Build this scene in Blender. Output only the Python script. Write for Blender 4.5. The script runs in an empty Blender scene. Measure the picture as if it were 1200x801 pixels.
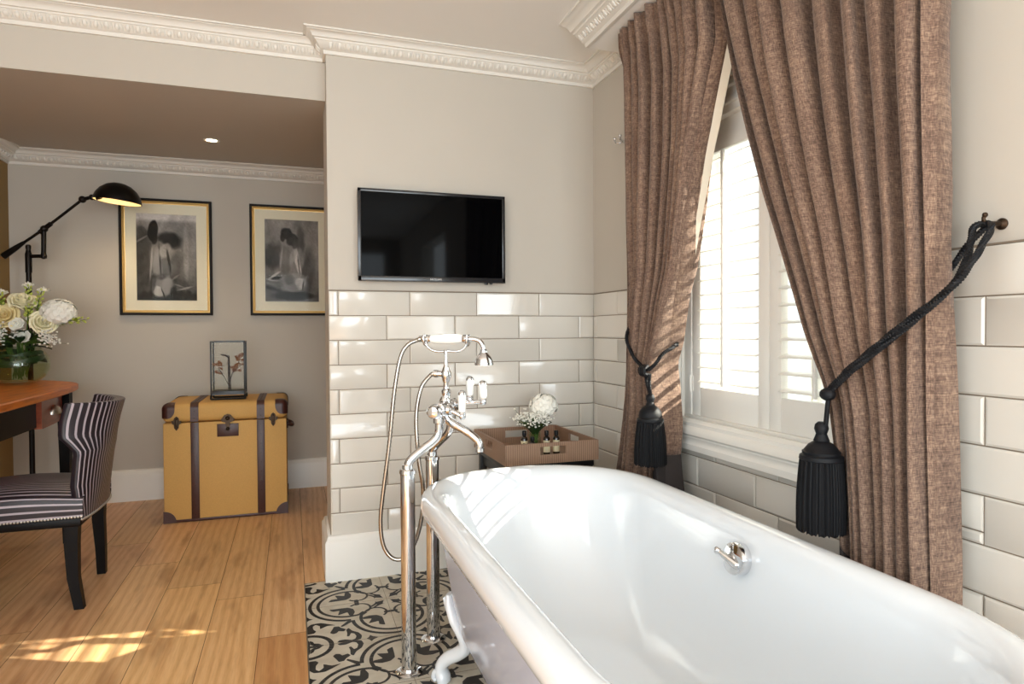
import bpy, bmesh, math, random
from mathutils import Vector, Matrix, noise
random.seed(7)
sin, cos, pi = math.sin, math.cos, math.pi
V3 = Vector
scene = bpy.context.scene
col = scene.collection

# ------------------------------------------------------------------ materials
def lin(c):
    return tuple(((v/255)/12.92 if v/255 <= .04045 else (((v/255)+.055)/1.055)**2.4) for v in c) + (1,)

class M:
    """small wrapper round a node material"""
    def __init__(s, name, c=(200, 200, 200), rough=.5, metal=0., spec=.5, coat=0., coat_r=.05):
        s.m = bpy.data.materials.new(name); s.m.use_nodes = True
        s.t = s.m.node_tree; s.b = s.t.nodes['Principled BSDF']
        s.set(**{'Base Color': lin(c), 'Roughness': rough, 'Metallic': metal, 'Specular IOR Level': spec,
                 'Coat Weight': coat, 'Coat Roughness': coat_r})
        s.m.diffuse_color = lin(c)
    def set(s, **kw):
        for k, v in kw.items():
            s.b.inputs[k].default_value = v
    def n(s, ty, inp=None, **props):
        nd = s.t.nodes.new('ShaderNode' + ty)
        for k, v in props.items(): setattr(nd, k, v)
        for k, v in (inp or {}).items():
            if isinstance(v, bpy.types.NodeSocket): s.t.links.new(v, nd.inputs[k])
            else: nd.inputs[k].default_value = v
        return nd
    def link(s, a, b): s.t.links.new(a, b)
    def to(s, key, sock): s.t.links.new(sock, s.b.inputs[key])
    def math(s, op, a, b=0.):
        nd = s.t.nodes.new('ShaderNodeMath'); nd.operation = op
        for i, v in enumerate((a, b)):
            if isinstance(v, bpy.types.NodeSocket): s.t.links.new(v, nd.inputs[i])
            else: nd.inputs[i].default_value = v
        return nd.outputs[0]
    def ramp(s, fac, stops, interp='LINEAR'):
        nd = s.t.nodes.new('ShaderNodeValToRGB'); nd.color_ramp.interpolation = interp
        el = nd.color_ramp.elements
        while len(el) < len(stops): el.new(.5)
        for e, (p, c) in zip(el, stops):
            e.position = p; e.color = lin(c) if len(c) == 3 else c
        s.link(fac, nd.inputs[0]); return nd.outputs[0]
    def mix(s, f, a, b, mode='MIX'):
        nd = s.t.nodes.new('ShaderNodeMix'); nd.data_type = 'RGBA'; nd.blend_type = mode
        for k, v in ((0, f), (6, a), (7, b)):
            if isinstance(v, bpy.types.NodeSocket): s.link(v, nd.inputs[k])
            else: nd.inputs[k].default_value = v
        return nd.outputs[2]
    def bump(s, h, strength=.2, dist=.002):
        nd = s.n('Bump', {'Height': h, 'Strength': strength, 'Distance': dist})
        s.to('Normal', nd.outputs[0]); return nd
    def coord(s, which='Object'):
        return s.n('TexCoord').outputs[which]
    def noise(s, vec, scale, detail=3, rough=.5, mapscale=None):
        if mapscale: vec = s.n('Mapping', {'Vector': vec, 'Scale': mapscale}).outputs[0]
        return s.n('TexNoise', {'Vector': vec, 'Scale': scale, 'Detail': detail, 'Roughness': rough}).outputs[0]

def simple(name, c, rough=.5, metal=0., vary=.06, nscale=30, bump=0., **kw):
    """principled material with a little procedural variation of its tone"""
    m = M(name, c, rough, metal, **kw)
    f = m.noise(m.coord(), nscale)
    a = lin(c)
    lo = tuple(v*(1-vary) for v in a[:3])+(1,); hi = tuple(min(1, v*(1+vary)) for v in a[:3])+(1,)
    m.to('Base Color', m.mix(f, lo, hi))
    if bump: m.bump(f, bump, .001)
    return m

MT = {}
MT['paint'] = simple('wall_paint', (195, 188, 177), .75, vary=.02, nscale=6, spec=.3)
MT['ceil'] = simple('ceiling_paint', (240, 238, 234), .8, vary=.01, nscale=5, spec=.2)
MT['white'] = simple('white_gloss_paint', (236, 233, 226), .42, vary=.015, nscale=9)
MT['olive'] = simple('olive_paint', (150, 122, 78), .75, vary=.04, nscale=8, spec=.3)
MT['plaster'] = simple('cornice_white', (226, 222, 214), .6, vary=.02, nscale=25)
MT['grout'] = simple('grout', (132, 118, 102), .9)
MT['chrome'] = M('chrome', (225, 226, 228), .05, 1.)
MT['porcelain'] = simple('porcelain_white', (246, 245, 240), .18, vary=.01, coat=.5)
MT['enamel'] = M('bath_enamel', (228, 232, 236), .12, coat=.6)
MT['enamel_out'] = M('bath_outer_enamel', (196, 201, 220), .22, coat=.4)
MT['black'] = simple('black_satin', (16, 15, 16), .38, vary=.1)
MT['ebony'] = simple('ebony_wood', (11, 8, 8), .45, vary=.25, nscale=60, spec=.16)
MT['bronze'] = simple('dark_bronze', (40, 36, 34), .42, .85, vary=.15)
MT['brass'] = simple('aged_brass', (150, 128, 96), .38, .9, vary=.2)
MT['darkbrass'] = simple('dark_brass', (62, 48, 36), .42, .85, vary=.25)
MT['nickel'] = simple('brushed_nickel', (206, 202, 194), .38, 1., vary=.08)
MT['screen'] = M('tv_screen', (4, 4, 5), .05, spec=.05)
MT['bezel'] = M('tv_bezel', (40, 40, 42), .16, spec=.5)
MT['silver_print'] = M('logo_silver', (205, 205, 205), .4)
MT['cord'] = simple('black_cord', (11, 11, 15), .6, vary=.3, nscale=200, spec=.3)
MT['thread'] = simple('black_silk_thread', (7, 7, 10), .65, vary=.4, nscale=300, spec=.2)
MT['hem'] = simple('dark_hem_fabric', (46, 38, 36), .8, vary=.2, nscale=220)
MT['lining'] = simple('cream_lining', (222, 212, 194), .85, vary=.03)
MT['leather'] = simple('brown_leather', (64, 30, 22), .42, vary=.3, nscale=70, bump=.25)
MT['leaf'] = simple('dark_green_leaf', (34, 58, 22), .45, vary=.3, nscale=60)
MT['leaf2'] = simple('fresh_green_leaf', (128, 150, 48), .5, vary=.25, nscale=60)
MT['stem'] = simple('green_stem', (70, 98, 34), .5, vary=.2)
MT['bud'] = simple('yellow_green_bud', (186, 196, 92), .5, vary=.2, nscale=80)
MT['pw'] = simple('white_petal', (246, 243, 232), .6, vary=.04)
MT['pc'] = simple('cream_petal', (250, 240, 204), .6, vary=.08, nscale=40)
MT['pp'] = simple('peach_petal', (249, 228, 172), .6, vary=.1, nscale=40)
MT['glasslabel'] = simple('cream_label', (226, 214, 178), .6)
MT['brownglass'] = M('brown_glass', (28, 18, 12), .12, coat=.4)
MT['mat'] = simple('cream_mount_board', (250, 243, 224), .8, vary=.02)
MT['gold'] = simple('gilt_edge', (222, 184, 118), .42, .6, vary=.12, nscale=80)
MT['framedark'] = simple('dark_frame_wood', (24, 16, 12), .5, vary=.3, nscale=60, spec=.2)
MT['steel'] = M('edge_trim_metal', (150, 148, 140), .35, 1.)
MT['wing'] = simple('dry_brown_leaf', (120, 72, 30), .6, vary=.4, nscale=90)
MT['twig'] = simple('dark_twig', (58, 46, 38), .7, vary=.3, nscale=60)

def glassy(name, tint=(250, 252, 250), r=.02, ior=1.45, edge=.6):
    m = M(name, tint, r)
    t = m.t
    tr = m.n('BsdfTransparent', {'Color': lin(tint)}); gl = m.n('BsdfGlossy', {'Color': (1, 1, 1, 1), 'Roughness': r})
    lw = m.n('LayerWeight', {'Blend': .5})                      # facing angle, the same from both sides of a thin pane
    f0 = ((ior-1)/(ior+1))**2
    f = m.math('MULTIPLY', m.math('ADD', m.math('MULTIPLY', m.math('POWER', lw.outputs['Facing'], 5.), 1-f0), f0), edge)
    mx = m.n('MixShader', {0: f, 1: tr.outputs[0], 2: gl.outputs[0]})
    m.link(mx.outputs[0], t.nodes['Material Output'].inputs['Surface'])
    return m
MT['glass'] = glassy('clear_glass')
MT['thinglass'] = glassy('picture_glass', (252, 252, 250), .02, 1.45, .07)
MT['vaseglass'] = glassy('vase_glass', (247, 251, 245), .02, 1.5)
MT['water'] = glassy('water', (246, 246, 232), .03, 1.33)
def emit(name, c, s):
    m = M(name, c); m.set(**{'Emission Color': lin(c), 'Emission Strength': s}); return m
MT['bulb'] = emit('lit_bulb', (255, 226, 172), 14)
MT['shade_in'] = simple('lamp_reflector', (250, 236, 205), .5, vary=.02)
MT['spot'] = emit('downlight_lamp', (255, 232, 190), 20)

# glazed wall tile: each tile has its own small tone shift (colour attribute) and a wavy glaze
m = M('glazed_tile', (214, 208, 196), .13, coat=.25)
at = m.n('Attribute', attribute_name='tone').outputs['Color']
m.to('Base Color', m.mix(.5, lin((216, 211, 202)), at, 'MULTIPLY'))
m.bump(m.noise(m.coord(), 9, 1), .25, .006)
MT['tile'] = m

# oak boards: board tone comes from a per-board attribute, grain from stretched noise
m = M('oak_boards', (190, 130, 75), .36, spec=.45)
uv = m.n('UVMap').outputs[0]
fine = m.noise(uv, 3., 6, .6, (60, 3, 1))
warp = m.noise(uv, 2.2, 3, .5, (4, 1., 1))
wv = m.n('TexWave', {'Vector': m.n('Mapping', {'Vector': uv, 'Scale': (9, .8, 1)}).outputs[0], 'Scale': 1.0, 'Distortion': 13., 'Detail': 4., 'Detail Scale': .5}, wave_type='BANDS', bands_direction='X').outputs[1]
g1 = m.ramp(wv, [(0, (206, 154, 104)), (.45, (224, 176, 126)), (1, (232, 190, 142))])
g2 = m.ramp(fine, [(.2, (180, 130, 86)), (.5, (220, 172, 122)), (.8, (238, 198, 152))])
c1 = m.mix(.5, g1, g2)
knot = m.ramp(warp, [(.32, (150, 108, 74)), (.46, (255, 255, 255)), (1, (255, 255, 255))])
c2 = m.mix(.45, c1, knot, 'MULTIPLY')
at = m.n('Attribute', attribute_name='tone').outputs['Color']
m.to('Base Color', m.mix(1., c2, at, 'MULTIPLY'))
m.bump(fine, .12, .001)
MT['oak'] = m
MT['boardgap'] = simple('board_gap', (92, 60, 34), .8)

# encaustic floor tile
m = M('encaustic_light', (206, 196, 178), .55, spec=.4)
f = m.noise(m.coord(), 14, 5); m.to('Base Color', m.ramp(f, [(.3, (188, 178, 160)), (.7, (214, 205, 188))])); MT['enc_l'] = m
m = M('encaustic_dark', (42, 38, 37), .5, spec=.4)
f = m.noise(m.coord(), 40, 5); m.to('Base Color', m.ramp(f, [(.3, (22, 19, 19)), (.75, (40, 35, 33))])); MT['enc_d'] = m

# woven curtain tweed (UV in metres)
def tweed(name, dark, mid, light, sc=1.):
    m = M(name, mid, .85, spec=.15)
    uv = m.n('UVMap').outputs[0]
    a = m.noise(uv, 1., 2, .6, (480*sc, 75*sc, 1)); b = m.noise(uv, 1., 2, .6, (75*sc, 480*sc, 1))
    big = m.noise(uv, 1., 3, .6, (60*sc, 5*sc, 1))
    big2 = m.noise(uv, 1., 3, .6, (5*sc, 80*sc, 1))
    f = m.math('ADD', m.math('MULTIPLY', a, .5), m.math('MULTIPLY', b, .5))
    f = m.math('ADD', f, m.math('MULTIPLY', m.math('SUBTRACT', big, .5), .3))
    f = m.math('ADD', f, m.math('MULTIPLY', m.math('SUBTRACT', big2, .5), .2))
    m.to('Base Color', m.ramp(f, [(.26, dark), (.5, mid), (.78, light)]))
    m.bump(f, .5, .002)
    m.set(**{'Sheen Weight': .15})
    return m
MT['curtain'] = tweed('brown_tweed', (58, 43, 37), (116, 93, 80), (178, 150, 126))
# trunk canvas
MT['canvas'] = simple('mustard_canvas', (206, 160, 90), .7, vary=.12, nscale=240, bump=.3)
# striped satin (UV.x in metres across the stripes)
m = M('striped_satin', (40, 30, 40), .42, spec=.5)
uv = m.n('UVMap').outputs[0]
sx = m.n('SeparateXYZ', {0: uv}).outputs[0]
fr = m.math('FRACT', m.math('DIVIDE', sx, .0245))
m.to('Base Color', m.ramp(fr, [(0, (30, 22, 29)), (.68, (30, 22, 29)), (.70, (168, 158, 166)), (.97, (168, 158, 166)), (.99, (30, 22, 29))]))
MT['stripe'] = m
# desk woods
def wood(name, a, b, c, sc=(3, 40, 40), rough=.3):
    m = M(name, b, rough, spec=.5, coat=.2)
    f = m.noise(m.coord(), 1.5, 5, .6, sc)
    m.to('Base Color', m.ramp(f, [(.25, a), (.5, b), (.8, c)])); return m
MT['cherry'] = wood('cherry_top', (150, 74, 8), (206, 108, 14), (226, 138, 34), (30, 3, 30), .42)
MT['mahog'] = wood('mahogany_front', (104, 40, 16), (140, 60, 28), (160, 78, 40), (20, 4, 30))
# tray: ribbed brown
m = M('ribbed_tray', (142, 112, 90), .55)
o = m.coord(); sp = m.n('SeparateXYZ', {0: o})
w = m.math('SINE', m.math('MULTIPLY', m.math('ADD', sp.outputs[0], sp.outputs[1]), 700))
m.to('Base Color', m.mix(m.math('MULTIPLY', m.math('ADD', w, 1), .5), lin((128, 98, 76)), lin((158, 126, 102))))
m.bump(w, .3, .001); MT['tray'] = m
# charcoal drawing colour attribute, under glass
m = M('charcoal_on_paper', (150, 145, 145), .8)
at = m.n('Attribute', attribute_name='draw').outputs['Color']
nz = m.noise(m.coord(), 130, 5, .7)
m.to('Base Color', m.mix(.35, at, m.ramp(nz, [(.35, (120, 112, 114)), (.65, (255, 252, 252))]), 'MULTIPLY')); MT['charcoal'] = m
MT['bake'] = simple('flexible_hose_metal', (168, 160, 150), .2, 1., vary=.1, nscale=300)

# ------------------------------------------------------------------ mesh helpers
class B:
    """collects shapes in world coordinates, then links them as one mesh object"""
    def __init__(s): s.bm = bmesh.new(); s.uvl = s.bm.loops.layers.uv.new('UVMap'); s.colr = None
    def face(s, vs, mi=0):
        try: f = s.bm.faces.new(vs); f.material_index = mi; return f
        except ValueError: return None
    def v(s, p): return s.bm.verts.new(p)
    def box(s, a, b, mi=0, bev=0., seg=2, mat=None):
        x0, x1 = sorted((a[0], b[0])); y0, y1 = sorted((a[1], b[1])); z0, z1 = sorted((a[2], b[2]))
        vs = [s.v((x, y, z)) for x in (x0, x1) for y in (y0, y1) for z in (z0, z1)]
        fs = [s.face([vs[i] for i in q], mi) for q in ((0, 1, 3, 2), (4, 6, 7, 5), (0, 4, 5, 1), (2, 3, 7, 6), (0, 2, 6, 4), (1, 5, 7, 3))]
        if mat is not None:
            for v_ in vs: v_.co = mat @ v_.co
        if bev:
            es = list({e for f in fs for e in f.edges})
            r = bmesh.ops.bevel(s.bm, geom=es, offset=bev, segments=seg, profile=.5, affect='EDGES')
            for f in r['faces']: f.material_index = mi
        return fs
    def ring(s, pts): return [s.v(p) for p in pts]
    def bridge(s, r0, r1, mi=0, closed=True):
        n = len(r0)
        for i in range(n if closed else n-1):
            j = (i+1) % n
            s.face((r0[i], r0[j], r1[j], r1[i]), mi)
    def tube(s, pts, rad, seg=12, mi=0, cap=True, squash=None):
        pts = [V3(p) for p in pts]; n = len(pts)
        if not isinstance(rad, (list, tuple)): rad = [rad]*n
        t0 = (pts[1]-pts[0]).normalized()
        up = V3((0, 0, 1)) if abs(t0.z) < .9 else V3((1, 0, 0))
        nrm = (up - t0*up.dot(t0)).normalized(); rings = []
        for i in range(n):
            if i == 0: t = t0
            elif i == n-1: t = (pts[i]-pts[i-1]).normalized()
            else: t = ((pts[i+1]-pts[i]).normalized()+(pts[i]-pts[i-1]).normalized()).normalized()
            nrm = (nrm - t*nrm.dot(t)).normalized(); bi = t.cross(nrm)
            sq = squash or (1, 1)
            rings.append(s.ring([pts[i]+(nrm*cos(a)*sq[0]+bi*sin(a)*sq[1])*rad[i] for a in [2*pi*k/seg for k in range(seg)]]))
        for a, b in zip(rings, rings[1:]): s.bridge(a, b, mi)
        if cap:
            s.face(rings[0][::-1], mi); s.face(rings[-1], mi)
        return rings
    def lathe(s, prof, at=(0, 0, 0), axis=(0, 0, 1), seg=24, mi=0, cap=True):
        ax = V3(axis).normalized(); q = V3((0, 0, 1)).rotation_difference(ax).to_matrix(); at = V3(at)
        rings = []
        for r, z in prof:
            rings.append(s.ring([at + q @ V3((max(r, 1e-5)*cos(2*pi*k/seg), max(r, 1e-5)*sin(2*pi*k/seg), z)) for k in range(seg)]))
        for a, b in zip(rings, rings[1:]): s.bridge(a, b, mi)
        if cap:
            s.face(rings[0][::-1], mi); s.face(rings[-1], mi)
        return rings
    def ball(s, c, r, seg=10, mi=0, sc=(1, 1, 1), mat=None):
        n = max(4, seg//2); prof = [(r*sin(pi*i/n), -r*cos(pi*i/n)) for i in range(n+1)]
        rings = s.lathe(prof, (0, 0, 0), seg=seg, mi=mi, cap=False)
        for rg in rings:
            for v_ in rg:
                p = V3((v_.co.x*sc[0], v_.co.y*sc[1], v_.co.z*sc[2]))
                if mat is not None: p = mat @ p
                v_.co = p + V3(c)
    def grid(s, fn, nu, nv, mi=0, uvf=None, closed_u=False):
        vs = [[s.v(fn(i/nu, j/nv)) for i in range(nu+(0 if closed_u else 1))] for j in range(nv+1)]
        for j in range(nv):
            for i in range(nu):
                i2 = (i+1) % len(vs[0]) if closed_u else i+1
                f = s.face((vs[j][i], vs[j][i2], vs[j+1][i2], vs[j+1][i]), mi)
                if f and uvf:
                    for lp, (a, b) in zip(f.loops, ((i, j), (i+1, j), (i+1, j+1), (i, j+1))):
                        lp[s.uvl].uv = uvf(a/nu, b/nv)
        return vs
    def prism(s, pts2, f3, d, mi=0):
        """closed outline (2-D points -> f3(u,v) point) extruded by vector d"""
        a = [s.v(f3(*p)) for p in pts2]; b = [s.v(V3(f3(*p))+V3(d)) for p in pts2]
        s.face(a, mi); s.face(b[::-1], mi); s.bridge(a, b, mi)
    def sweep(s, path, prof, z0, closed=False, mi=0, inward=1, caps=True):
        """sweep a profile [(d, dz)] along a level polyline; d is measured to the left of travel * inward, with mitred corners"""
        P = [V3((p[0], p[1], 0)) for p in path]; n = len(P); rings = []
        for i in range(n):
            if closed: dp, dn = (P[i]-P[i-1]).normalized(), (P[(i+1) % n]-P[i]).normalized()
            else:
                dn = (P[i+1]-P[i]).normalized() if i < n-1 else (P[i]-P[i-1]).normalized()
                dp = (P[i]-P[i-1]).normalized() if i > 0 else dn
            n0 = V3((-dp.y, dp.x, 0)); n1 = V3((-dn.y, dn.x, 0)); b = (n0+n1).normalized(); k = 1/max(.2, b.dot(n0))
            rings.append(s.ring([P[i]+b*(d*k*inward)+V3((0, 0, z0+dz)) for d, dz in prof]))
        pr = list(zip(rings, rings[1:]))+([(rings[-1], rings[0])] if closed else [])
        for a, b in pr: s.bridge(a, b, mi)
        if caps and not closed:
            s.face(rings[0][::-1], mi); s.face(rings[-1], mi)
    def make(s, name, mats, parent=None, smooth=35, base=None, merge=False):
        if merge: bmesh.ops.remove_doubles(s.bm, verts=s.bm.verts, dist=1e-5)
        bmesh.ops.recalc_face_normals(s.bm, faces=s.bm.faces)
        me = bpy.data.meshes.new(name); s.bm.to_mesh(me); s.bm.free()
        if not isinstance(mats, (list, tuple)): mats = [mats]
        for k in mats: me.materials.append(MT[k].m)
        if smooth:
            for p in me.polygons: p.use_smooth = True
            me.set_sharp_from_angle(angle=math.radians(smooth))
        o = bpy.data.objects.new(name, me); col.objects.link(o)
        if parent is not None:
            me.transform(world_of(parent).inverted()); o.parent = parent
        else:
            xs = [v_.co for v_ in me.vertices]
            if base is None:
                lo = V3([min(c[i] for c in xs) for i in range(3)]); hi = V3([max(c[i] for c in xs) for i in range(3)])
                base = V3(((lo.x+hi.x)/2, (lo.y+hi.y)/2, lo.z))
            me.transform(Matrix.Translation(-V3(base))); o.location = base
        return o

def world_of(o):
    mt = Matrix.Translation(o.location)
    return world_of(o.parent) @ mt if o.parent else mt

def thing(name, label, cat, loc, group=None):
    o = bpy.data.objects.new(name, None); col.objects.link(o); o.location = loc
    o.empty_display_size = .05
    return tag(o, label, cat, group)
def tag(o, label, cat, group=None):
    o['label'] = label; o['category'] = cat
    if group: o['group'] = group
    return o
def struct(o, label=None):
    o['kind'] = 'structure'
    if label: o['label'] = label
    return o
def smoothstep(a, b, x):
    t = max(0., min(1., (x-a)/(b-a))); return t*t*(3-2*t)
def interp(tab, x):
    """smooth interpolation of tab = [(x, y...)] with x ascending"""
    if x <= tab[0][0]: return tab[0][1:]
    for a, b in zip(tab, tab[1:]):
        if x <= b[0]:
            t = (x-a[0])/(b[0]-a[0])
            return tuple(p+(q-p)*t for p, q in zip(a[1:], b[1:]))
    return tab[-1][1:]
def spline(pts, n=8):
    """Catmull-Rom through pts"""
    P = [V3(p) for p in pts]; P = [P[0]*2-P[1]]+P+[P[-1]*2-P[-2]]; out = []
    for i in range(1, len(P)-2):
        for k in range(n):
            t = k/n; a, b, c, d = P[i-1:i+3]
            out.append(.5*((2*b)+(c-a)*t+(2*a-5*b+4*c-d)*t*t+(3*b-a-3*c+d)*t**3))
    out.append(P[-2]); return out

# ------------------------------------------------------------------ room shell
H = 2.296                      # ceiling
XE, XW = -1.236, -2.973        # edge of the tiled wall, west wall
YB, YS = 1.781, -6.0           # back wall of the alcove, far end of the room behind the camera
ZT = 1.231                     # top of the wall tiles

# oak floor, board by board
b = B(); tone = b.bm.loops.layers.float_color.new('tone')
def board(x0, x1, y0, y1, k, seed):
    g = .0009
    p = [(x0+g, y0+g, 0), (x1-g, y0+g, 0), (x1-g, y1-g, 0), (x0+g, y1-g, 0)]
    f = b.face([b.v(q) for q in p])
    for lp in f.loops:
        lp[tone] = (k[0], k[1], k[2], 1); lp[b.uvl].uv = (lp.vert.co.x+seed*3.1, lp.vert.co.y+seed*7.7)
xs = [-1.345, -1.503, -1.678, -1.885, -2.075, -2.27, -2.45, -2.64, -2.82, -2.99, -3.2]
rb = random.Random(3)
for i, (xb, xa) in enumerate(zip(xs, xs[1:])):
    cuts = [YB+.1, -.455, -2.3, -4.2, YS] if i == 0 else [YB+.1]
    if i:
        y = YB+.1-rb.uniform(.6, 2.2)
        while y > YS: cuts.append(y); y -= rb.uniform(1.8, 2.6)
        cuts.append(YS)
    for j, (y1, y0) in enumerate(zip(cuts, cuts[1:])):
        t = rb.uniform(.86, 1.08)
        k = (t, t*rb.uniform(.95, 1.02), t*rb.uniform(.9, 1.02))
        if i == 0 and j == 1: k = (.78, .66, .52)
        if i == 0 and j == 0: k = (.98, .98, .98)
        board(xa, xb, y0, y1, k, i*5+j)
b.box((xs[-1], YS, -.06), (-1.345, YB+.1, -.0012), 1)
for i in range(10):
    xb = .25-i*.16; board(max(xb-.16, -1.345), xb, .002, YB+.1, (1, .99, .97), 60+i)
b.box((-1.345, .0, -.06), (.25, YB+.1, -.0012), 1)
struct(b.make('floor', ['oak', 'boardgap'], smooth=0, base=(-2, 0, 0)), 'oak board floor')

# encaustic tiled floor: repeat of .615 m, motif mirrored in eight
b = B(); QX, QY, PR = -1.052, -.258, .6135
X0t, X1t, Y0t, Y1t = -1.343, .0, -3.4, 0.0
b.box((X0t, Y0t, -.06), (X1t, Y1t, 0), 0)
zi = .0004
def clipx(pts):
    out = []
    for (p, q) in zip(pts, pts[1:]+pts[:1]):
        pin, qin = p[0] >= X0t, q[0] >= X0t
        if pin: out.append(p)
        if pin != qin:
            t = (X0t-p[0])/(q[0]-p[0]); out.append((X0t, p[1]+(q[1]-p[1])*t))
    return out
def ink(pts):
    if all(p[1] > Y1t-.02 for p in pts) or all(p[0] < X0t for p in pts): return
    pts = clipx(pts)
    if len(pts) < 3: return
    z = zi+.0003*random.random(); b.face([b.v((x, y, z)) for x, y in pts], 1)
def motif():
    """ink shapes of one quarter of the repeat; u, v run from the rosette centre to the small corner ring at (c, c)"""
    S_ = []
    c = .31
    def arc(cx, cy, r0, r1, a0, a1, n=20):
        out = []
        for i in range(n):
            p, q = a0+(a1-a0)*i/n, a0+(a1-a0)*(i+1)/n
            out.append([(cx+r0*cos(p), cy+r0*sin(p)), (cx+r1*cos(p), cy+r1*sin(p)), (cx+r1*cos(q), cy+r1*sin(q)), (cx+r0*cos(q), cy+r0*sin(q))])
        return out
    def rnd(pts, n=4):
        """closed outline rounded with a spline"""
        m = len(pts); out = []
        for i in range(m):
            a, b_, d, e = (pts[(i+k-1) % m] for k in range(4))
            for k in range(n):
                t = k/n; out.append(tuple(b_[q]+(d[q]-b_[q])*t+.35*((d[q]-a[q])*.5*(t**3-2*t*t+t)+(e[q]-b_[q])*.5*(t**3-t*t)-(d[q]-b_[q])*(2*t**3-3*t*t+t)) for q in (0, 1)))
        return out
    R = .150; D = []; N_ = []                                          # D: shapes mirrored in the diagonal too
    D += arc(R, 0, .1385, .152, 0, math.acos((.1515-R)/.152), 26)
    D += arc(R, 0, .109, .1215, 0, math.acos((.104-R)/.1215), 22)
    q = .0165; N_.append([(.103-q, .103), (.103, .103-q), (.103+q, .103), (.103, .103+q)])
    D += arc(.112, .057, .037, .046, -.7, -2*pi+1.75, 26)
    D.append([(.109, .0), (.127, .0), (.125, .026), (.111, .026)])
    D.append(rnd([(.224, .036), (.212, .056), (.188, .056), (.195, .092), (.160, .078), (.155, .106), (.142, .112), (.132, .084), (.136, .056), (.155, .038), (.187, .036)]))
    D.append([(.064, .060), (.046, .043), (.012, .047), (.034, .034), (.010, .012), (.046, .022), (.052, .034), (.070, .054)])
    N_.append(rnd([(.232, .226), (.222, .200), (.216, .183), (.199, .185), (.192, .198), (.176, .214), (.184, .228), (.202, .222), (.209, .234), (.222, .238)], 3))
    N_.append([(.146, .160), (.160, .146), (.193, .187), (.187, .193)])
    N_ += arc(c, c, .071, .087, pi, 1.5*pi)
    D.append([(c, c-.007), (c-.03, c-.008), (c-.052, c-.003), (c-.052, c), (c, c)]); D.append(rnd([(c-.012, c-.014), (c-.026, c-.006), (c-.018, c-.036), (c-.006, c-.046)]))
    D.append([(.114, c), (.104, c-.009), (.098, c-.023), (.089, c-.011), (.070, c)])
    S_ += N_ + D + [[(v_, u_) for u_, v_ in q] for q in D]
    S_.append(rnd([(.212, .305), (.205, .293), (.184, .292), (.162, .303), (.150, .296), (.145, .279), (.150, .258), (.161, .252), (.169, .272), (.177, .270), (.174, .25), (.175, .220), (.166, .210), (.155, .234), (.135, .254), (.126, .280), (.131, .303), (.148, .310), (.19, .3098)]))
    S_.append(rnd([(.3098, .212), (.3098, .160), (.295, .139), (.26, .137), (.209, .171), (.238, .168), (.264, .184), (.265, .162), (.279, .147), (.289, .158), (.288, .18), (.279, .200), (.288, .213)]))
    return S_
MQ = motif()
QX, QY, PX, PY = -1.040, -.264, .608, .634
for i in range(-1, 3):
    for j in range(-3, 1):
        cx, cy = QX+i*PX, QY+j*PY
        if cx-PX/2 > -.1 or cy+PY/2 < -2.3: continue
        for q in MQ:
            for sx, sy in ((1, 1), (-1, 1), (1, -1), (-1, -1)):
                ink([(cx+sx*u*PX/.62, cy+sy*v_*PY/.62) for u, v_ in q])
# hairline joints
for i in range(0, 6):
    x = QX-PX/2+i*PX/2
    if x > X0t+.01: b.box((x-.0007, Y0t, 0), (x+.0007, Y1t, .0006), 2)
for j in range(-6, 2):
    y = QY+j*PY/2
    if y < -.03: b.box((X0t, y-.0007, 0), (X1t, y+.0007, .0006), 2)
struct(b.make('floor', ['enc_l', 'enc_d', 'grout'], smooth=0, base=(-.6, -1, 0)), 'patterned cement tile floor')
b = B(); b.box((-1.3465, Y0t, -.02), (-1.3425, -.0, .0012))
struct(b.make('trim_1', 'steel', base=(-1.345, -1, 0)))

# walls
b = B(); b.box((XE, 0, 0), (.25, .3, H+.2))
struct(b.make('wall_north', 'paint', smooth=0))
b = B(); b.box((XW-.2, YB, 0), (.25, YB+.2, H+.2))
struct(b.make('wall_alcove', 'paint', smooth=0))
b = B(); b.box((XW-.2, .09, 0), (XW, YB+.1, H+.2)); struct(b.make('wall_west', 'olive', smooth=0))
b = B(); b.box((XW-.2, -2.4, 0), (XW, .09, H+.2)); b.box((XW-.2, YS, 0), (XW, -4.6, H+.2)); b.box((XW-.2, -4.6, 0), (XW, -2.4, .8)); b.box((XW-.2, -4.6, 2.1), (XW, -2.4, H+.2)); struct(b.make('wall_west', 'paint', smooth=0))  # opening added here for the west fill lamp
# window wall, with the opening and an unseen opening added further down for fill light
WY0, WY1, WZ0, WZ1 = -1.65, -.741, .71, 1.80
b = B(); TH = .25
def wallx(y0, y1, z0, z1): b.box((0, y0, z0), (TH, y1, z1))
wallx(WY1, YB+.2, 0, H+.2); wallx(WY0, WY1, 0, WZ0); wallx(WY0, WY1, WZ1, H+.2)
wallx(-3.3, WY0, 0, H+.2); wallx(-4.5, -3.3, 0, .6); wallx(-4.5, -3.3, 2.0, H+.2); wallx(YS, -4.5, 0, H+.2)
struct(b.make('wall_east', 'paint', smooth=0))
# unseen wall added outside to keep the sun off the right shutter panel
b = B(); b.box((.27, -2.3, -.5), (.9, -1.483, 3.5)); struct(b.make('wall_sun_blocker', 'ceil', smooth=0))
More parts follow.
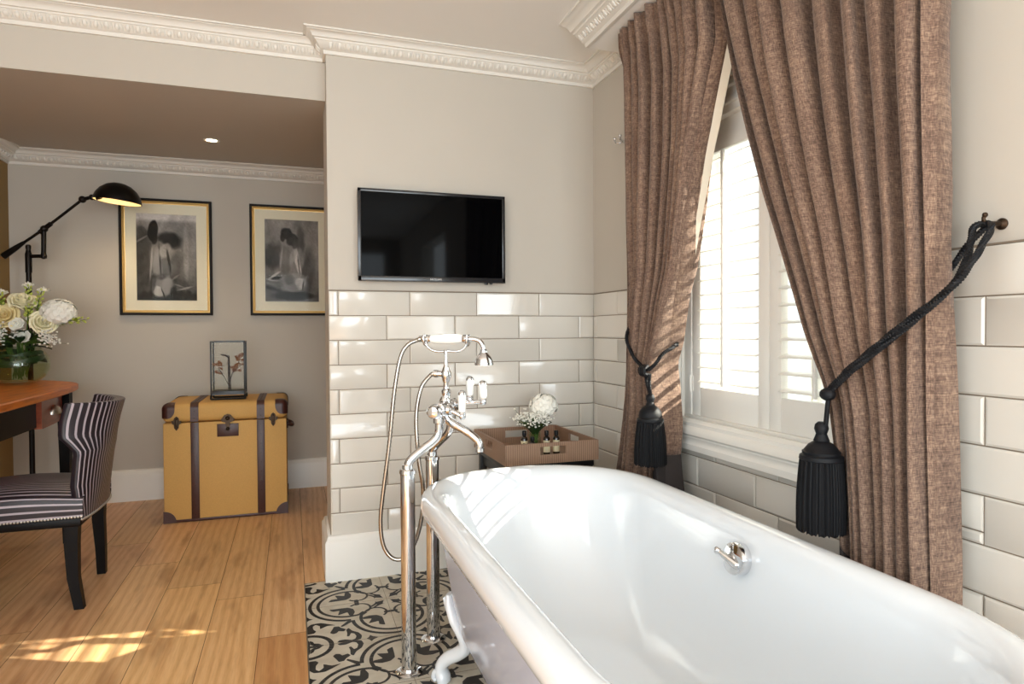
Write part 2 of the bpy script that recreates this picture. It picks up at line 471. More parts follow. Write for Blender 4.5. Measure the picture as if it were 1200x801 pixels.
# south wall with a wide opening added for fill light
b = B()
def wally(x0, x1, z0, z1): b.box((x0, YS-.25, z0), (x1, YS, z1))
wally(XW-.2, -2.8, 0, H+.2); wally(-.2, .25, 0, H+.2); wally(-2.8, -.2, 2.1, H+.2); wally(-2.8, -.2, 0, .15)
struct(b.make('wall_south', 'paint', smooth=0))
b = B(); b.box((XW-.2, YS-.25, H), (.25, .1, H+.15)); struct(b.make('ceiling', 'ceil', smooth=0))
# lower alcove ceiling and the bulkhead in front of it
ZB0, ZB1 = 2.055, 2.155
b = B()
q = [(.09, ZB0), (YB+.1, ZB1+.006), (YB+.1, H), (.09, H)]
b.prism(q, lambda y, z: (XW-.05, y, z), (.25-XW+.06, 0, 0))
for f in b.bm.faces:
    f.normal_update()
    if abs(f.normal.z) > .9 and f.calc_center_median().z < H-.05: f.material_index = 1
MT['ceil_shaded'] = simple('shaded_ceiling_paint', (196, 190, 182), .8, vary=.01)  # ceiling paint darkened, the alcove's shade put into its colour
struct(b.make('ceiling_alcove', ['paint', 'ceil_shaded'], smooth=0), 'low alcove ceiling and bulkhead')

# glazed tiles on the two walls, running bond at one third
def tile_wall(name, to3, lo, hi, joint0, n_rows, pitch=.10500, L=.3041, clip=None):
    b = B(); tone = b.bm.loops.layers.float_color.new('tone'); rt = random.Random(11); g = .0016
    for rw in range(n_rows):
        z1 = ZT-rw*pitch; z0 = z1-pitch
        off = joint0 + (0 if rw % 2 == 0 else L*.6667)
        k = math.floor((lo-off)/L)
        while off+k*L < hi:
            a, c = max(lo, off+k*L), min(hi, off+(k+1)*L); k += 1
            if c-a < .008: continue
            rects = [(a, c, z0, z1)]
            if clip: rects = clip(a, c, z0, z1)
            for (p, q, r, s_) in rects:
                if q-p < .008 or s_-r < .008: continue
                p, q, r2, s2 = p+g, q-g, r+g, s_-g
                tilt = [rt.uniform(-.0006, .0006) for _ in range(4)]
                bev = min(.005, (s2-r2)*.3)
                o_ = [(p, r2), (q, r2), (q, s2), (p, s2)]; i_ = [(p+bev, r2+bev), (q-bev, r2+bev), (q-bev, s2-bev), (p+bev, s2-bev)]
                v0 = [b.v(to3(u, w, 0)) for u, w in o_]; v1 = [b.v(to3(u, w, .0055)) for u, w in o_]
                v2 = [b.v(to3(u, w, .0085+t)) for (u, w), t in zip(i_, tilt)]
                fs = []
                b.bridge(v0, v1); b.bridge(v1, v2); b.face(v2)
                t = rt.uniform(.93, 1.0)
                for v_ in v0+v1+v2:
                    for lp in v_.link_loops: lp[tone] = (t, t*.995, t*.985, 1)
    fl = b
    fl.face([fl.v(to3(u, w, .003)) for u, w in ((lo, ZT-n_rows*pitch), (hi, ZT-n_rows*pitch), (hi, ZT), (lo, ZT))], 1) if clip is None else None
    if clip:
        for (p, q, r, s_) in ((lo, WY0-.04, 0, ZT), (WY1+.04, hi, 0, ZT), (WY0-.04, WY1+.04, 0, .63)):
            fl.face([fl.v(to3(u, w, .003)) for u, w in ((p, r), (q, r), (q, s_), (p, s_))], 1)
    return struct(b.make(name, ['tile', 'grout'], smooth=30), 'cream glazed metro tiles')
tile_wall('wall_tiles_north', lambda u, w, d: (u, -d, w), XE, -.002, .0193-.3041*6, 10)
def clipw(a, c, z0, z1):
    A0, A1, ZZ = WY0-.045, WY1+.042, .628
    if z1 <= ZZ: return [(a, c, z0, z1)]
    out = []
    if z0 < ZZ: out.append((a, c, z0, ZZ)); z0 = ZZ; 
    if a < A0: out.append((a, min(c, A0), z0, z1))
    if c > A1: out.append((max(a, A1), c, z0, z1))
    if len(out) > 1 and out[0][3] == ZZ:
        # tile outside the opening keeps its full height
        if c <= A0 or a >= A1: return [(a, c, out[0][2], z1)]
    return out
tile_wall('wall_tiles_east', lambda u, w, d: (-d, u, w), -3.2, -.0095, -.2495-.3041*12, 10, clip=clipw)
# thin finishing bead over the tiles
b = B(); b.box((XE, -.006, ZT), (0, 0, ZT+.004)); b.box((-.006, -3.2, ZT), (0, WY0-.045, ZT+.004)); b.box((-.006, WY1+.045, ZT), (0, 0, ZT+.004)); struct(b.make('trim_2', 'grout', smooth=0))

# baseboards: ogee-topped
bp = [(0, 0), (.024, 0), (.024, .165), (.021, .172), (.017, .176), (.015, .186), (.010, .193), (0, .196)]
b = B(); b.sweep([(0, 0), (XE, 0), (XE, .3), (0, .3)], bp, 0, inward=1); struct(b.make('baseboard_north', 'white', smooth=40))
b = B(); b.sweep([(0, YB), (XW, YB), (XW, .1)], bp, 0, inward=1); struct(b.make('baseboard_alcove', 'white', smooth=40))
b = B(); b.sweep([(0, -3.2), (0, 0)], bp, 0, inward=1); struct(b.make('baseboard_east', 'white', smooth=40))

# cornices with egg-and-dart band
cp = [(0, -.078), (.010, -.078), (.012, -.064), (.018, -.062), (.022, -.060), (.042, -.036), (.046, -.036), (.048, -.030), (.056, -.028), (.060, -.018), (.070, -.010), (.078, -.0085), (.080, -.006), (.090, -.006), (.090, 0), (0, 0)]
def cornice(name, path, z, sc=1., dsc=1., pitch=.036, label=None):
    b = B(); prof = [(d*sc*dsc, dz*sc) for d, dz in cp]
    b.sweep(path, prof, z, inward=1)
    for i in range(len(path)-1):
        p, q = V3((*path[i], 0)), V3((*path[i+1], 0)); t = (q-p); ln = t.length; t.normalize(); nrm = V3((-t.y, t.x, 0))
        cnt = int(ln/pitch)
        fwd = (nrm*.024-V3((0, 0, 1))*.020*1.).normalized()        # outward of the sloping band
        upv = fwd.cross(t)
        mt = Matrix((t, fwd, upv)).transposed()
        for k in range(cnt):
            c = p+t*((k+.5)*ln/cnt)+nrm*(.031*sc*dsc)+V3((0, 0, z-.049*sc))
            b.ball(c, 1, 8, 0, (.0095*sc, .008*sc, .0150*sc), mt)
            c2 = p+t*((k)*ln/cnt)+nrm*(.031*sc*dsc)+V3((0, 0, z-.049*sc))
            b.ball(c2, 1, 6, 0, (.0026*sc, .006*sc, .0155*sc), mt)
    return struct(b.make(name, 'plaster', smooth=40), label)
cornice('trim_cornice_north', [(-.0, -.395), (0, 0), (XE, 0), (XE, .1)], H)
cornice('trim_cornice_bulkhead', [(XE, .09), (XW, .09)], H)
cornice('trim_cornice_alcove', [(-.1, YB), (XW, YB), (XW, .12)], 2.148, 1.08)
# the west wall stops the alcove cornice; pelmet box over the window with its own cornice
b = B(); b.box((-.215, -2.9, H-.078), (0, -.4, H)); struct(b.make('trim_pelmet', 'ceil', smooth=0))
cornice('trim_cornice_pelmet', [(-.213, -2.9), (-.213, -.4)], H, 1., 1.5)

# ------------------------------------------------------------------ window
b = B()
def archi(b, y0, y1, z0, z1, x0, prof, mi=0):
    """moulded frame round a rectangle in the window wall; prof [(outward offset, x)]"""
    rings = []
    for (y, z, sy, sz) in ((y0, z0, -1, -1), (y1, z0, 1, -1), (y1, z1, 1, 1), (y0, z1, -1, 1)):
        rings.append(b.ring([(x, y+sy*o, z+sz*o) for o, x in prof]))
    for i in range(4): b.bridge(rings[i], rings[(i+1) % 4], mi)
pf = [(0, .06), (0, -.012), (.006, -.018), (.012, -.016), (.014, -.022), (.030, -.026), (.034, -.030), (.044, -.030), (.046, 0), (.046, .02)]
archi(b, WY0, WY1, WZ0+.005, WZ1+.05, 0, pf)
# reveal lining
b.box((.0, WY1-.004, WZ0), (.25, WY1+.002, WZ1+.05)); b.box((.0, WY0-.002, WZ0), (.25, WY0+.004, WZ1+.05))
b.box((.0, WY0, WZ1-.004), (.25, WY1, WZ1+.06)); b.box((0, WY0, WZ0-.03), (.27, WY1, WZ0+.012))
# stepped head and blind panel
b.box((-.012, WY0, 1.775), (.05, WY1, 1.80)); b.box((-.024, WY0-.04, 1.80), (.0, WY1+.04, 1.825), 0, .005)
b.box((-.018, WY0-.04, 1.825), (.0, WY1+.04, 1.85)); b.box((-.034, WY0-.045, 1.85), (.0, WY1+.045, 1.875), 0, .006); b.box((-.046, WY0-.05, 1.875), (.0, WY1+.05, 1.897), 0, .006)
# moulded apron under the frame
ap = [(0, .735), (-.016, .735), (-.020, .728), (-.026, .724), (-.026, .712), (-.034, .706), (-.04, .694), (-.04, .684), (-.030, .676), (-.024, .660), (-.026, .652), (-.032, .646), (-.032, .626), (0, .624)]
b.prism(ap, lambda x, z: (x, WY0-.05, z), (0, WY1-WY0+.096, 0))
wf = b.make('window_1', 'white', smooth=40); struct(wf, 'white moulded window frame')
# outer sash: two casements with a dark meeting bar, and glass
b = B(); xs0 = .16
for (y0, y1) in ((WY0+.01, -1.222), (-1.218, WY1-.01)):
    b.box((xs0, y0, .73), (xs0+.03, y0+.022, 1.80), 0, .003); b.box((xs0, y1-.022, .73), (xs0+.03, y1, 1.80), 0, .003)
    b.box((xs0, y0, .73), (xs0+.045, y1, .80), 0, .003); b.box((xs0, y0, 1.74), (xs0+.045, y1, 1.80), 0, .003)
b.box((xs0+.005, -1.235, .73), (xs0+.03, -1.205, 1.80))
o = b.make('window_2', 'white', smooth=30); struct(o, 'white outer sash')
g = B(); g.box((xs0+.02, WY0+.03, .76), (xs0+.024, WY1-.03, 1.77)); g.make('pane', 'glass', o, smooth=0)
# shutters
def shutter(y0, y1, label, hinge):
    t = thing('plantation_shutter', label, 'shutter', (.03, (y0+y1)/2, .745), 'pair of window shutters')
    st = .05; zb, zt = .745, 1.778; lb, lt = .850, 1.676
    b = B()
    for a, c in ((y0, y0+st), (y1-st, y1)): b.box((.018, a, zb), (.046, c, zt), 0, .003)
    b.box((.018, y0+st, zb), (.046, y1-st, lb), 0, .003); b.box((.018, y0+st, lt), (.046, y1-st, zt), 0, .003)
    b.make('stile_frame', 'white', t)
    b = B(); n = 16; p = (lt-lb)/n
    for k in range(n):
        z = lb+p*(k+.5); ang = math.radians(14); L_ = .0275; th = .0042; ring = []
        sec = [(L_*cos(a), th*sin(a)) for a in [2*pi*i/10 for i in range(10)]]
        A = [V3((.032+x*cos(ang)-w*sin(ang), y0+st, z+x*sin(ang)+w*cos(ang))) for x, w in sec]
        r0 = b.ring(A); r1 = b.ring([q+V3((0, y1-y0-2*st, 0)) for q in A]); b.bridge(r0, r1); b.face(r0[::-1]); b.face(r1)
    b.make('louvres', 'white', t)
    b = B(); yc = (y0+y1)/2; b.box((-.006, yc-.006, lb+.012), (.004, yc+.006, lt-.012), 0, .002); b.make('tilt_rod', 'white', t)
    for z in (.86, 1.26, 1.66):
        b = B(); yy = y1+.004 if hinge > 0 else y0-.004; b.tube([(.014, yy, z-.03), (.014, yy, z+.03)], .005, 8); b.box((.016, yy-.012, z-.028), (.0185, yy+.012, z+.028)); b.make('hinge', 'white', t)
    return t
shutter(-1.194, -.786, 'white louvred shutter panel beside the tasselled far curtain', 1)
shutter(-1.604, -1.196, 'white louvred shutter panel mostly hidden by the near curtain', -1)
b = B(); b.box((.014, -.786, .745), (.05, WY1, 1.79), 0, .003); b.box((.014, WY0, .745), (.05, -1.604, 1.79), 0, .003); b.box((.012, WY0, .722), (.055, WY1, .745), 0, .003)
struct(b.make('trim_3', 'white', smooth=30))

# ------------------------------------------------------------------ curtains
def curtain(name, label, edges, nf, zt, hemf, lead, seed, lining):
    """edges: [(z, y near the corner, y far)] ascending z; lead: +1 when the leading edge is at u=1"""
    t = thing(name, label, 'curtain', (-.14, (edges[0][1]+edges[0][2])/2, .03), 'pair of tied-back curtains')
    rg = random.Random(seed)
    ks = [rg.uniform(.7, 1.35) for _ in range(nf)]; tot = sum(ks); cum = [0]
    for k in ks: cum.append(cum[-1]+k/tot)
    amp = [rg.uniform(.75, 1.2) for _ in range(nf+1)]
    def ph(u):
        for i in range(nf):
            if u <= cum[i+1] or i == nf-1:
                f = (u-cum[i])/(cum[i+1]-cum[i]); return i+f, amp[i]*(1-f)+amp[i+1]*f
    Hd = zt-.0
    def pos(u, z, off=0.):
        yl, yr = interp(edges, z); w = abs(yr-yl)
        p, a = ph(u); a = min(a, 1.1); hd = smoothstep(zt-.16, zt-.05, z)          # gathered heading tape
        A = (.054*(1-.55*hd))*a
        A *= .75+.25*smoothstep(.2, .6, w)+.35*(1-smoothstep(.22, .45, w))
        drift = .22*sin(z*2.1+p*.9+seed)
        s_ = cos(2*pi*(p+drift*(.35))); s_ = 2*((1+s_)/2)**.55-1
        x = -.124-A*s_
        if hd > 0: x += hd*(.007*cos(2*pi*p*3.0+1))-.03*hd
        x += .006*noise.noise(V3((u*9, z*2.2, seed)))
        if lead > 0 and u > .5: yr += .075*smoothstep(.80, 1, u)*(1-smoothstep(1.6, 2.1, z))
        y = yl+(yr-yl)*u + (yr-yl)/nf*.13*sin(4*pi*p)*(1-hd)
        e = 1-smoothstep(0, .02, min(u, 1-u)); xe_ = -.095 if lead > 0 and u > .5 else -.125; x = x*(1-e*.8)+xe_*e*.8
        return V3((min(x, -.056)-off, y, z))
    W = max(abs(e[2]-e[1]) for e in edges)*1.75
    NU, NV = nf*22, 110
    zh = lambda u: hemf(u)
    b = B()
    b.grid(lambda u, v_: pos(u, zh(u)+(zt-zh(u))*v_), NU, NV, 0, lambda u, v_: (u*W, zh(u)+(zt-zh(u))*v_))
    main = b.make('drape', 'curtain', t, smooth=80)
    b = B(); b.grid(lambda u, v_: pos(u, .03+(zh(u)-.03)*v_), NU, 14, 0, lambda u, v_: (u*W, v_))
    h = b.make('hem_band', 'hem', t, smooth=80); h['label'] = 'dark hem band'
    b = B()                                                           # cream lining turned back along the leading edge
    ue = 1. if lead > 0 else 0.
    z0, z1 = lining
    def lp(u, v_):
        z = z0+(z1-z0)*v_; q = pos(ue, z); sgn = -1 if lead > 0 else 1
        return V3((q.x+.004+.02*u, q.y+sgn*(.018*u)*(.10+.90*smoothstep(1.35, 1.75, z)), z))
    b.grid(lp, 4, 40, 0); l = b.make('lining', 'lining', t, smooth=80); l['label'] = 'cream lining'
    for ob in (main, h):
        md = ob.modifiers.new('thick', 'SOLIDIFY'); md.thickness = .003; md.offset = 0
    return t
ZC = 2.214
EL = [(.03, -.50, -.985), (.50, -.525, -.94), (.61, -.561, -.917), (.70, -.585, -.912), (.81, -.610, -.893), (.90, -.622, -.868), (.945, -.622, -.864), (1.02, -.620, -.905), (1.16, -.611, -.962), (1.27, -.603, -1.022), (1.48, -.592, -1.083), (1.706, -.582, -1.141), (1.95, -.567, -1.176), (2.06, -.561, -1.150), (2.214, -.553, -1.118)]
curtain('curtain', 'brown tweed curtain by the corner, its tassel hanging in front', EL, 10, ZC, lambda u: .30+.315*smoothstep(.45, .85, u), 1, 3.3, (.95, 2.12))
ER = [(.03, -1.66, -1.881), (.54, -1.640, -1.871), (.66, -1.634, -1.866), (.78, -1.626, -1.863), (.88, -1.611, -1.861), (.934, -1.590, -1.861), (1.05, -1.529, -1.861), (1.228, -1.455, -1.862), (1.42, -1.374, -1.864), (1.606, -1.304, -1.866), (1.80, -1.236, -1.869), (2.063, -1.158, -1.873), (2.214, -1.13, -1.876)]
curtain('curtain', 'wide brown tweed curtain nearest the camera, drawn to the right wall', ER, 9, ZC, lambda u: .22+.34*(1-smoothstep(.08, .34, u)), -1, 8.1, (.95, 2.1))

# tiebacks: twisted rope, knot and tassel
def rope(b, pts, r=.009, turns=60, n=10, mi=0):
    P = spline(pts, n); L_ = [0]
    for p, q in zip(P, P[1:]): L_.append(L_[-1]+(q-p).length)
    t0 = (P[1]-P[0]).normalized(); up = V3((0, 0, 1)) if abs(t0.z) < .9 else V3((1, 0, 0)); fr = []
    nrm = (up-t0*up.dot(t0)).normalized()
    # resample densely so the strands wind smoothly
    N = max(24, int(L_[-1]/.006)); Q = []
    for k in range(N+1):
        s_ = L_[-1]*k/N; i = max(0, min(len(P)-2, next((j for j in range(len(L_)-1) if L_[j+1] >= s_), len(P)-2)))
        f = (s_-L_[i])/max(1e-6, L_[i+1]-L_[i]); Q.append(P[i].lerp(P[i+1], f))
    strands = [[], [], []]
    for k in range(N+1):
        t = (Q[min(k+1, N)]-Q[max(k-1, 0)]).normalized(); nrm = (nrm-t*nrm.dot(t)).normalized(); bi = t.cross(nrm)
        for j in range(3):
            a = 2*pi*(L_[-1]*k/N*turns/1.+j/3); strands[j].append(Q[k]+(nrm*cos(a)+bi*sin(a))*r*.5)
    for st in strands: b.tube(st, r*.62, 7, mi)
def tassel(t, top, knotz, headz, skz, botz, r0, r1):
    """parts of one tassel hanging from 'top' (x, y)"""
    x, y = top
    b = B(); rr = (headz-skz)
    b.lathe([(.008, knotz+.012), (.014, knotz+.006), (.016, knotz-.004), (.012, knotz-.016), (.014, knotz-.022), (.018, knotz-.032), (.013, headz+.004)], (x, y, 0), seg=18)
    b.lathe([(.013, headz+.004), (r0*.62, headz-.006), (r0*.85, headz-.02), (r0*.92, skz+.016), (r0*.9, skz+.010), (r0*1.03, skz+.006), (r0*1.06, skz-.002), (r0*.98, skz-.008)], (x, y, 0), seg=26)
    b.make('tassel_head', 'cord', t)
    b = B(); nseg = 96; rings = []
    for k in range(11):
        f = k/10; z = skz-.004+(botz-skz+.004)*f; r = r0+(r1-r0)*f+.003*sin(pi*f)
        rings.append(b.ring([V3((x+(r+.0016*(i % 2)+.0012*sin(i*1.7+f))*cos(2*pi*i/nseg), y+(r+.0016*(i % 2))*sin(2*pi*i/nseg), z+(.004*sin(i*2.3) if k == 10 else 0))) for i in range(nseg)]))
    for p, q in zip(rings, rings[1:]): b.bridge(p, q)
    b.face(rings[-1]); b.face(rings[0][::-1]); b.make('tassel_skirt', 'thread', t, smooth=20)
# right tieback (near curtain)
t = thing('curtain_tieback', 'black rope tieback stretched to the brass hook, big tassel at the near curtain', 'curtain tieback', (-.06, -1.89, 1.26), 'tasselled tiebacks')
b = B(); rope(b, [(-.04, -1.900, 1.272), (-.085, -1.935, 1.250), (-.17, -1.955, 1.175), (-.197, -1.935, 1.130), (-.205, -1.845, 1.055), (-.212, -1.719, .960), (-.213, -1.662, .910)], .0070)
rope(b, [(-.04, -1.900, 1.272), (-.075, -1.895, 1.262), (-.13, -1.925, 1.205), (-.185, -1.93, 1.138), (-.206, -1.845, 1.066), (-.209, -1.719, .972), (-.210, -1.664, .922)], .0070)
rope(b, [(-.04, -1.900, 1.270), (-.045, -1.86, 1.230), (-.040, -1.80, 1.16), (-.04, -1.70, 1.03), (-.07, -1.61, .93), (-.14, -1.60, .905), (-.20, -1.645, .906)], .0070)
b.make('rope', 'cord', t)
b = B(); b.ball((-.214, -1.66, .908), .017, 14, sc=(1, 1.1, .9)); b.tube([(-.214, -1.662, .90), (-.212, -1.655, .855), (-.21, -1.650, .832)], .0055, 10); b.make('knot', 'cord', t)
tassel(t, (-.212, -1.640), .830, .795, .757, .588, .046, .052)
# left tieback (far curtain)
t = thing('curtain_tieback', 'black rope tieback looped round the far curtain, tassel in its middle', 'curtain tieback', (-.14, -.86, .92), 'tasselled tiebacks')
b = B(); rope(b, [(-.02, -.60, 1.11), (-.07, -.59, 1.11), (-.125, -.612, 1.09), (-.185, -.66, 1.04), (-.2, -.71, .99), (-.206, -.775, .945), (-.208, -.852, .918)], .0070)
rope(b, [(-.208, -.858, .918), (-.204, -.893, .940), (-.186, -.912, .975), (-.140, -.905, 1.000), (-.085, -.845, 1.01), (-.05, -.75, 1.05), (-.02, -.61, 1.11)], .0070)
b.make('rope', 'cord', t)
b = B()
for k in range(4): b.tube(spline([(-.20, -.835+.002*k-.0, .930), (-.222, -.843+.009*k-.012, .926), (-.222, -.843+.009*k-.012, .906), (-.20, -.845+.009*k-.012, .898)], 5), .0078, 8)
rope(b, [(-.212, -.845, .905), (-.212, -.852, .875), (-.206, -.868, .826)], .0055); rope(b, [(-.212, -.872, .905), (-.212, -.870, .875), (-.206, -.868, .826)], .0055)
b.make('knot', 'cord', t)
tassel(t, (-.206, -.866), .824, .795, .745, .592, .044, .054)
# hooks
t = thing('curtain_hook', 'dark brass curtain hook on the wall above the tiles', 'hook', (0, -1.900, 1.272))
b = B(); b.lathe([(.002, .0), (.012, .0), (.012, .003), (.008, .006), (.005, .009), (.0045, .03), (.0045, .035)], (0, -1.900, 1.272), (-1, 0, 0), 20); b.make('rosette', 'darkbrass', t)
b = B(); b.tube(spline([(-.03, -1.900, 1.272), (-.046, -1.900, 1.268), (-.054, -1.900, 1.280), (-.050, -1.900, 1.286)], 6), .0038, 10); b.ball((-.050, -1.900, 1.288), .0055, 10); b.make('hook_arm', 'darkbrass', t)
t = thing('robe_hook', 'small chrome double robe hook beside the far curtain', 'hook', (0, -.335, 1.871))
b = B(); b.lathe([(.002, 0), (.017, 0), (.017, .004), (.009, .008), (.007, .022), (.009, .03)], (0, -.335, 1.871), (-1, 0, 0), 18); b.make('rosette', 'chrome', t)
for s_ in (-1, 1):
    b = B(); b.tube(spline([(-.025, -.335, 1.871), (-.036, -.335+.012*s_, 1.866), (-.046, -.335+.022*s_, 1.872), (-.048, -.335+.025*s_, 1.884)], 5), .0042, 10); b.ball((-.048, -.335+.025*s_, 1.886), .0075, 10); b.make('hook_arm', 'chrome', t)

# ------------------------------------------------------------------ roll-top bath
BX, BY, BR, BL = -.657, -1.517, .3835, .838
def oval(off, eoff, z, n=112):
    R = max(.004, BR-off); Ls = max(.0, BL-BR-eoff); out = []
    for k in range(n):
        a = 2*pi*k/n; c, s_ = cos(a), sin(a); ex = 2/2.25
        x = R*math.copysign(abs(c)**ex, c); y = R*math.copysign(abs(s_)**ex, s_)
        out.append(V3((BX+x, BY+y+math.copysign(Ls, s_) if abs(s_) > 1e-9 else BY+y, z)))
    return out
t = thing('bathtub', 'white freestanding roll-top bath on clawed feet', 'bathtub', (BX, BY, 0))
shell = [(.21, .12, .110), (.17, .10, .112), (.13, .07, .135), (.105, .045, .19), (.085, .03, .28), (.07, .02, .38), (.062, .012, .44), (.057, .008, .490), (.050, .004, .508), (.034, .0, .511), (.016, 0, .518), (.004, 0, .532), (0, 0, .551), (.003, 0, .568), (.011, 0, .579), (.024, 0, .584), (.042, 0, .5845), (.058, .001, .579), (.070, .004, .567), (.078, .009, .545), (.084, .016, .51), (.090, .026, .46), (.099, .05, .38), (.108, .09, .29), (.135, .14, .215), (.17, .19, .168), (.22, .25, .145), (.30, .32, .138), (.375, .40, .135)]
b = B(); rings = [b.ring(oval(*q)) for q in shell]
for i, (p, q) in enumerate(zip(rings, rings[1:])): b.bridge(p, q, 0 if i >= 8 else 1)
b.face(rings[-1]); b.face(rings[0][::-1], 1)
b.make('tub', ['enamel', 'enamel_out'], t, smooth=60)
def claw(cx, cy, ox, oy):
    o = V3((ox, oy, 0)).normalized(); side = V3((-o.y, o.x, 0)); b = B(); base = V3((cx, cy, 0))
    # wide top plate against the tub, narrowing knee, foot sweeping outwards
    prof = [(.035, .272, .010, .020), (.030, .24, .016, .030), (.015, .20, .018, .034), (-.004, .165, .018, .030), (-.016, .135, .019, .025), (-.012, .112, .021, .023), (.012, .092, .021, .021), (.042, .074, .020, .021), (.062, .054, .019, .022), (.066, .034, .019, .024), (.060, .014, .021, .027), (.058, .001, .020, .026)]
    P = [(base+o*d+V3((0, 0, z)), a, w) for d, z, a, w in prof]; rings = []
    Ps = spline([p[0] for p in P], 4); aw = []
    for i in range(len(P)-1):
        for k in range(4): f = k/4; aw.append((P[i][1]*(1-f)+P[i+1][1]*f, P[i][2]*(1-f)+P[i+1][2]*f))
    aw.append(P[-1][1:])
    for i, (p, (a, w)) in enumerate(zip(Ps, aw)):
        tn = (Ps[min(i+1, len(Ps)-1)]-Ps[max(i-1, 0)]).normalized(); nr = side.cross(tn).normalized()
        rings.append(b.ring([p+nr*cos(2*pi*k/16)*a+side*sin(2*pi*k/16)*w for k in range(16)]))
    for p, q in zip(rings, rings[1:]): b.bridge(p, q)
    b.face(rings[0][::-1]); b.face(rings[-1])
    for k in (-1, 0, 1):                                             # toes over a ball
        c = base+o*.070+side*(k*.014)
        b.tube(spline([c+o*-.004+V3((0, 0, .040)), c+o*.012+V3((0, 0, .030)), c+o*.016+V3((0, 0, .014)), c+o*.008+V3((0, 0, .004))], 4), [.008]*5+[.0075]*4+[.006]*3+[.004], 10)
    for k in (-1, 0, 1): b.tube(spline([base+o*(.046)+side*(.014*k)+V3((0, 0, .262)), base+o*.036+side*(.012*k)+V3((0, 0, .22)), base+o*.014+side*(.006*k)+V3((0, 0, .165))], 4), [.006]*4+[.004]*4+[.002], 8)
    b.make('leg', 'enamel', t, smooth=60)
for sx, sy in ((-1, 1), (1, 1), (-1, -1), (1, -1)):
    claw(BX+sx*.258, BY+sy*.545, sx*.75, sy*.65)
# overflow and waste control on the wall side
axis = V3((-1, 0, .16)).normalized(); oc = V3((-.366, -1.540, .505))
b = B(); b.lathe([(.036, -.03), (.039, .0), (.039, .012), (.037, .018), (.031, .021), (.0, .022)], oc, axis, 32)
ov = b.make('overflow_plate', 'chrome', t, smooth=40)
b = B(); hd = V3((0, -.42, .05)).normalized(); a = oc+axis*.022
upd = axis.cross(V3((0, 1, 0))).normalized(); hdir = (V3((0, 1, 0))*-.85+upd*.25)
p0, p1 = a-V3((0, 1, 0))*.020+V3((0, 0, -.010)), a+V3((0, 1, 0))*.026+V3((0, 0, .010))+axis*.02
b.tube([p0, p0.lerp(p1, .5), p1], [.010, .0095, .006], 14); b.ball(p1, .0095, 12); b.ball(p0, .010, 12); b.tube([a-axis*.01, a+axis*.002], .012, 14)
b.make('turn_handle', 'chrome', ov, smooth=50)

# ------------------------------------------------------------------ standpipe bath mixer
P0, dv, nv = V3((-.991, -.7515, 0)), V3((.5231, .8523, 0)), V3((.8523, -.5231, 0))
def L(d, n, z): return P0+dv*d+nv*n+V3((0, 0, z))
t = thing('bath_mixer', 'chrome floor-standing bath mixer with white levers', 'tap', (P0.x, P0.y, 0))
for s_ in (-1, 1):
    d = .111*s_
    b = B(); b.lathe([(.0225, .006), (.0225, .618), (.0255, .620), (.0255, .630), (.0225, .634), (.014, .636)], L(d, 0, 0), seg=28); sp = b.make('standpipe', 'chrome', t)
    b = B(); b.lathe([(.042, 0), (.042, .004), (.036, .008), (.026, .010), (.0235, .016)], L(d, 0, 0), seg=32); b.make('floor_flange', 'chrome', sp)
    b = B(); e = .058*s_
    b.tube(spline([L(d, 0, .628), L(d, .002, .646), L(d*.95, .012, .664), L(d*.76, .042, .692), L(e*1.12, .070, .716), L(e, .084, .742), L(e, .085, .80)], 7), .0135, 16)
    b.lathe([(.0165, 0), (.0165, .016), (.0135, .018)], L(d, 0, .630), seg=20)
    b.lathe([(.014, 0), (.0185, .003), (.0185, .016), (.015, .019)], L(e, .085, .768), seg=20)
    b.make('cranked_arm', 'chrome', t)
b = B(); pr_ = [(.004, -.118), (.014, -.116), (.020, -.108), (.0215, -.096), (.020, -.084), (.0145, -.076), (.0145, -.072), (.020, -.068), (.0215, -.05), (.019, -.036), (.0225, -.028), (.0225, .03), (.019, .038), (.0215, .05), (.0215, .07), (.0145, .076), (.018, .084), (.020, .094), (.014, .104), (.004, .106)]
b.lathe([(r_*1.13, z_) for r_, z_ in pr_], L(0, .085, .81), dv, 28)
b.lathe([(.0215, 0), (.020, .02), (.016, .03), (.012, .038)], L(0, .085, .81), (0, 0, 1), 24)
b.lathe([(.021, 0), (.019, .02), (.015, .03)], L(0, .085, .81), nv, 24); b.make('body', 'chrome', t)
b = B(); b.tube(spline([L(0, .085, .80), L(0, .095, .775), L(0, .122, .756), L(0, .155, .738), L(0, .186, .716), L(0, .199, .700), L(0, .201, .678)], 7), [.017]*8+[.0155]*8+[.014]*8+[.013]*8+[.0125]*11, 16)
b.lathe([(.0145, 0), (.0145, .012), (.0125, .014)], L(0, .201, .674), seg=20); b.make('spout', 'chrome', t)
def lever(d, n, z, h, stem):
    b = B(); b.tube(spline(stem+[L(d, n, z-.004)], 5), .0075, 12); b.ball(stem[0], .013, 14); b.ball(L(d, n, z-.004), .0115, 14)
    b.lathe([(.0085, z-.002), (.0115, z+.004), (.0085, z+.010)], L(d, n, 0), seg=18)
    lv = b.make('lever', 'chrome', t, smooth=50)
    b = B(); b.lathe([(.0135, z+h-.004), (.0125, z+h+.004), (.007, z+h+.010), (.001, z+h+.011)], L(d, n, 0), seg=18); b.make('cap', 'chrome', lv, smooth=50)
    b = B(); b.lathe([(.009, z+.009), (.012, z+.014), (.0125, z+h*.5), (.0138, z+h-.004), (.012, z+h-.002)], L(d, n, 0), seg=20); g = b.make('porcelain_grip', 'porcelain', lv); g['label'] = 'white porcelain grip'
lever(-.055, .160, .797, .066, [L(-.055, .090, .812), L(-.055, .125, .808)])
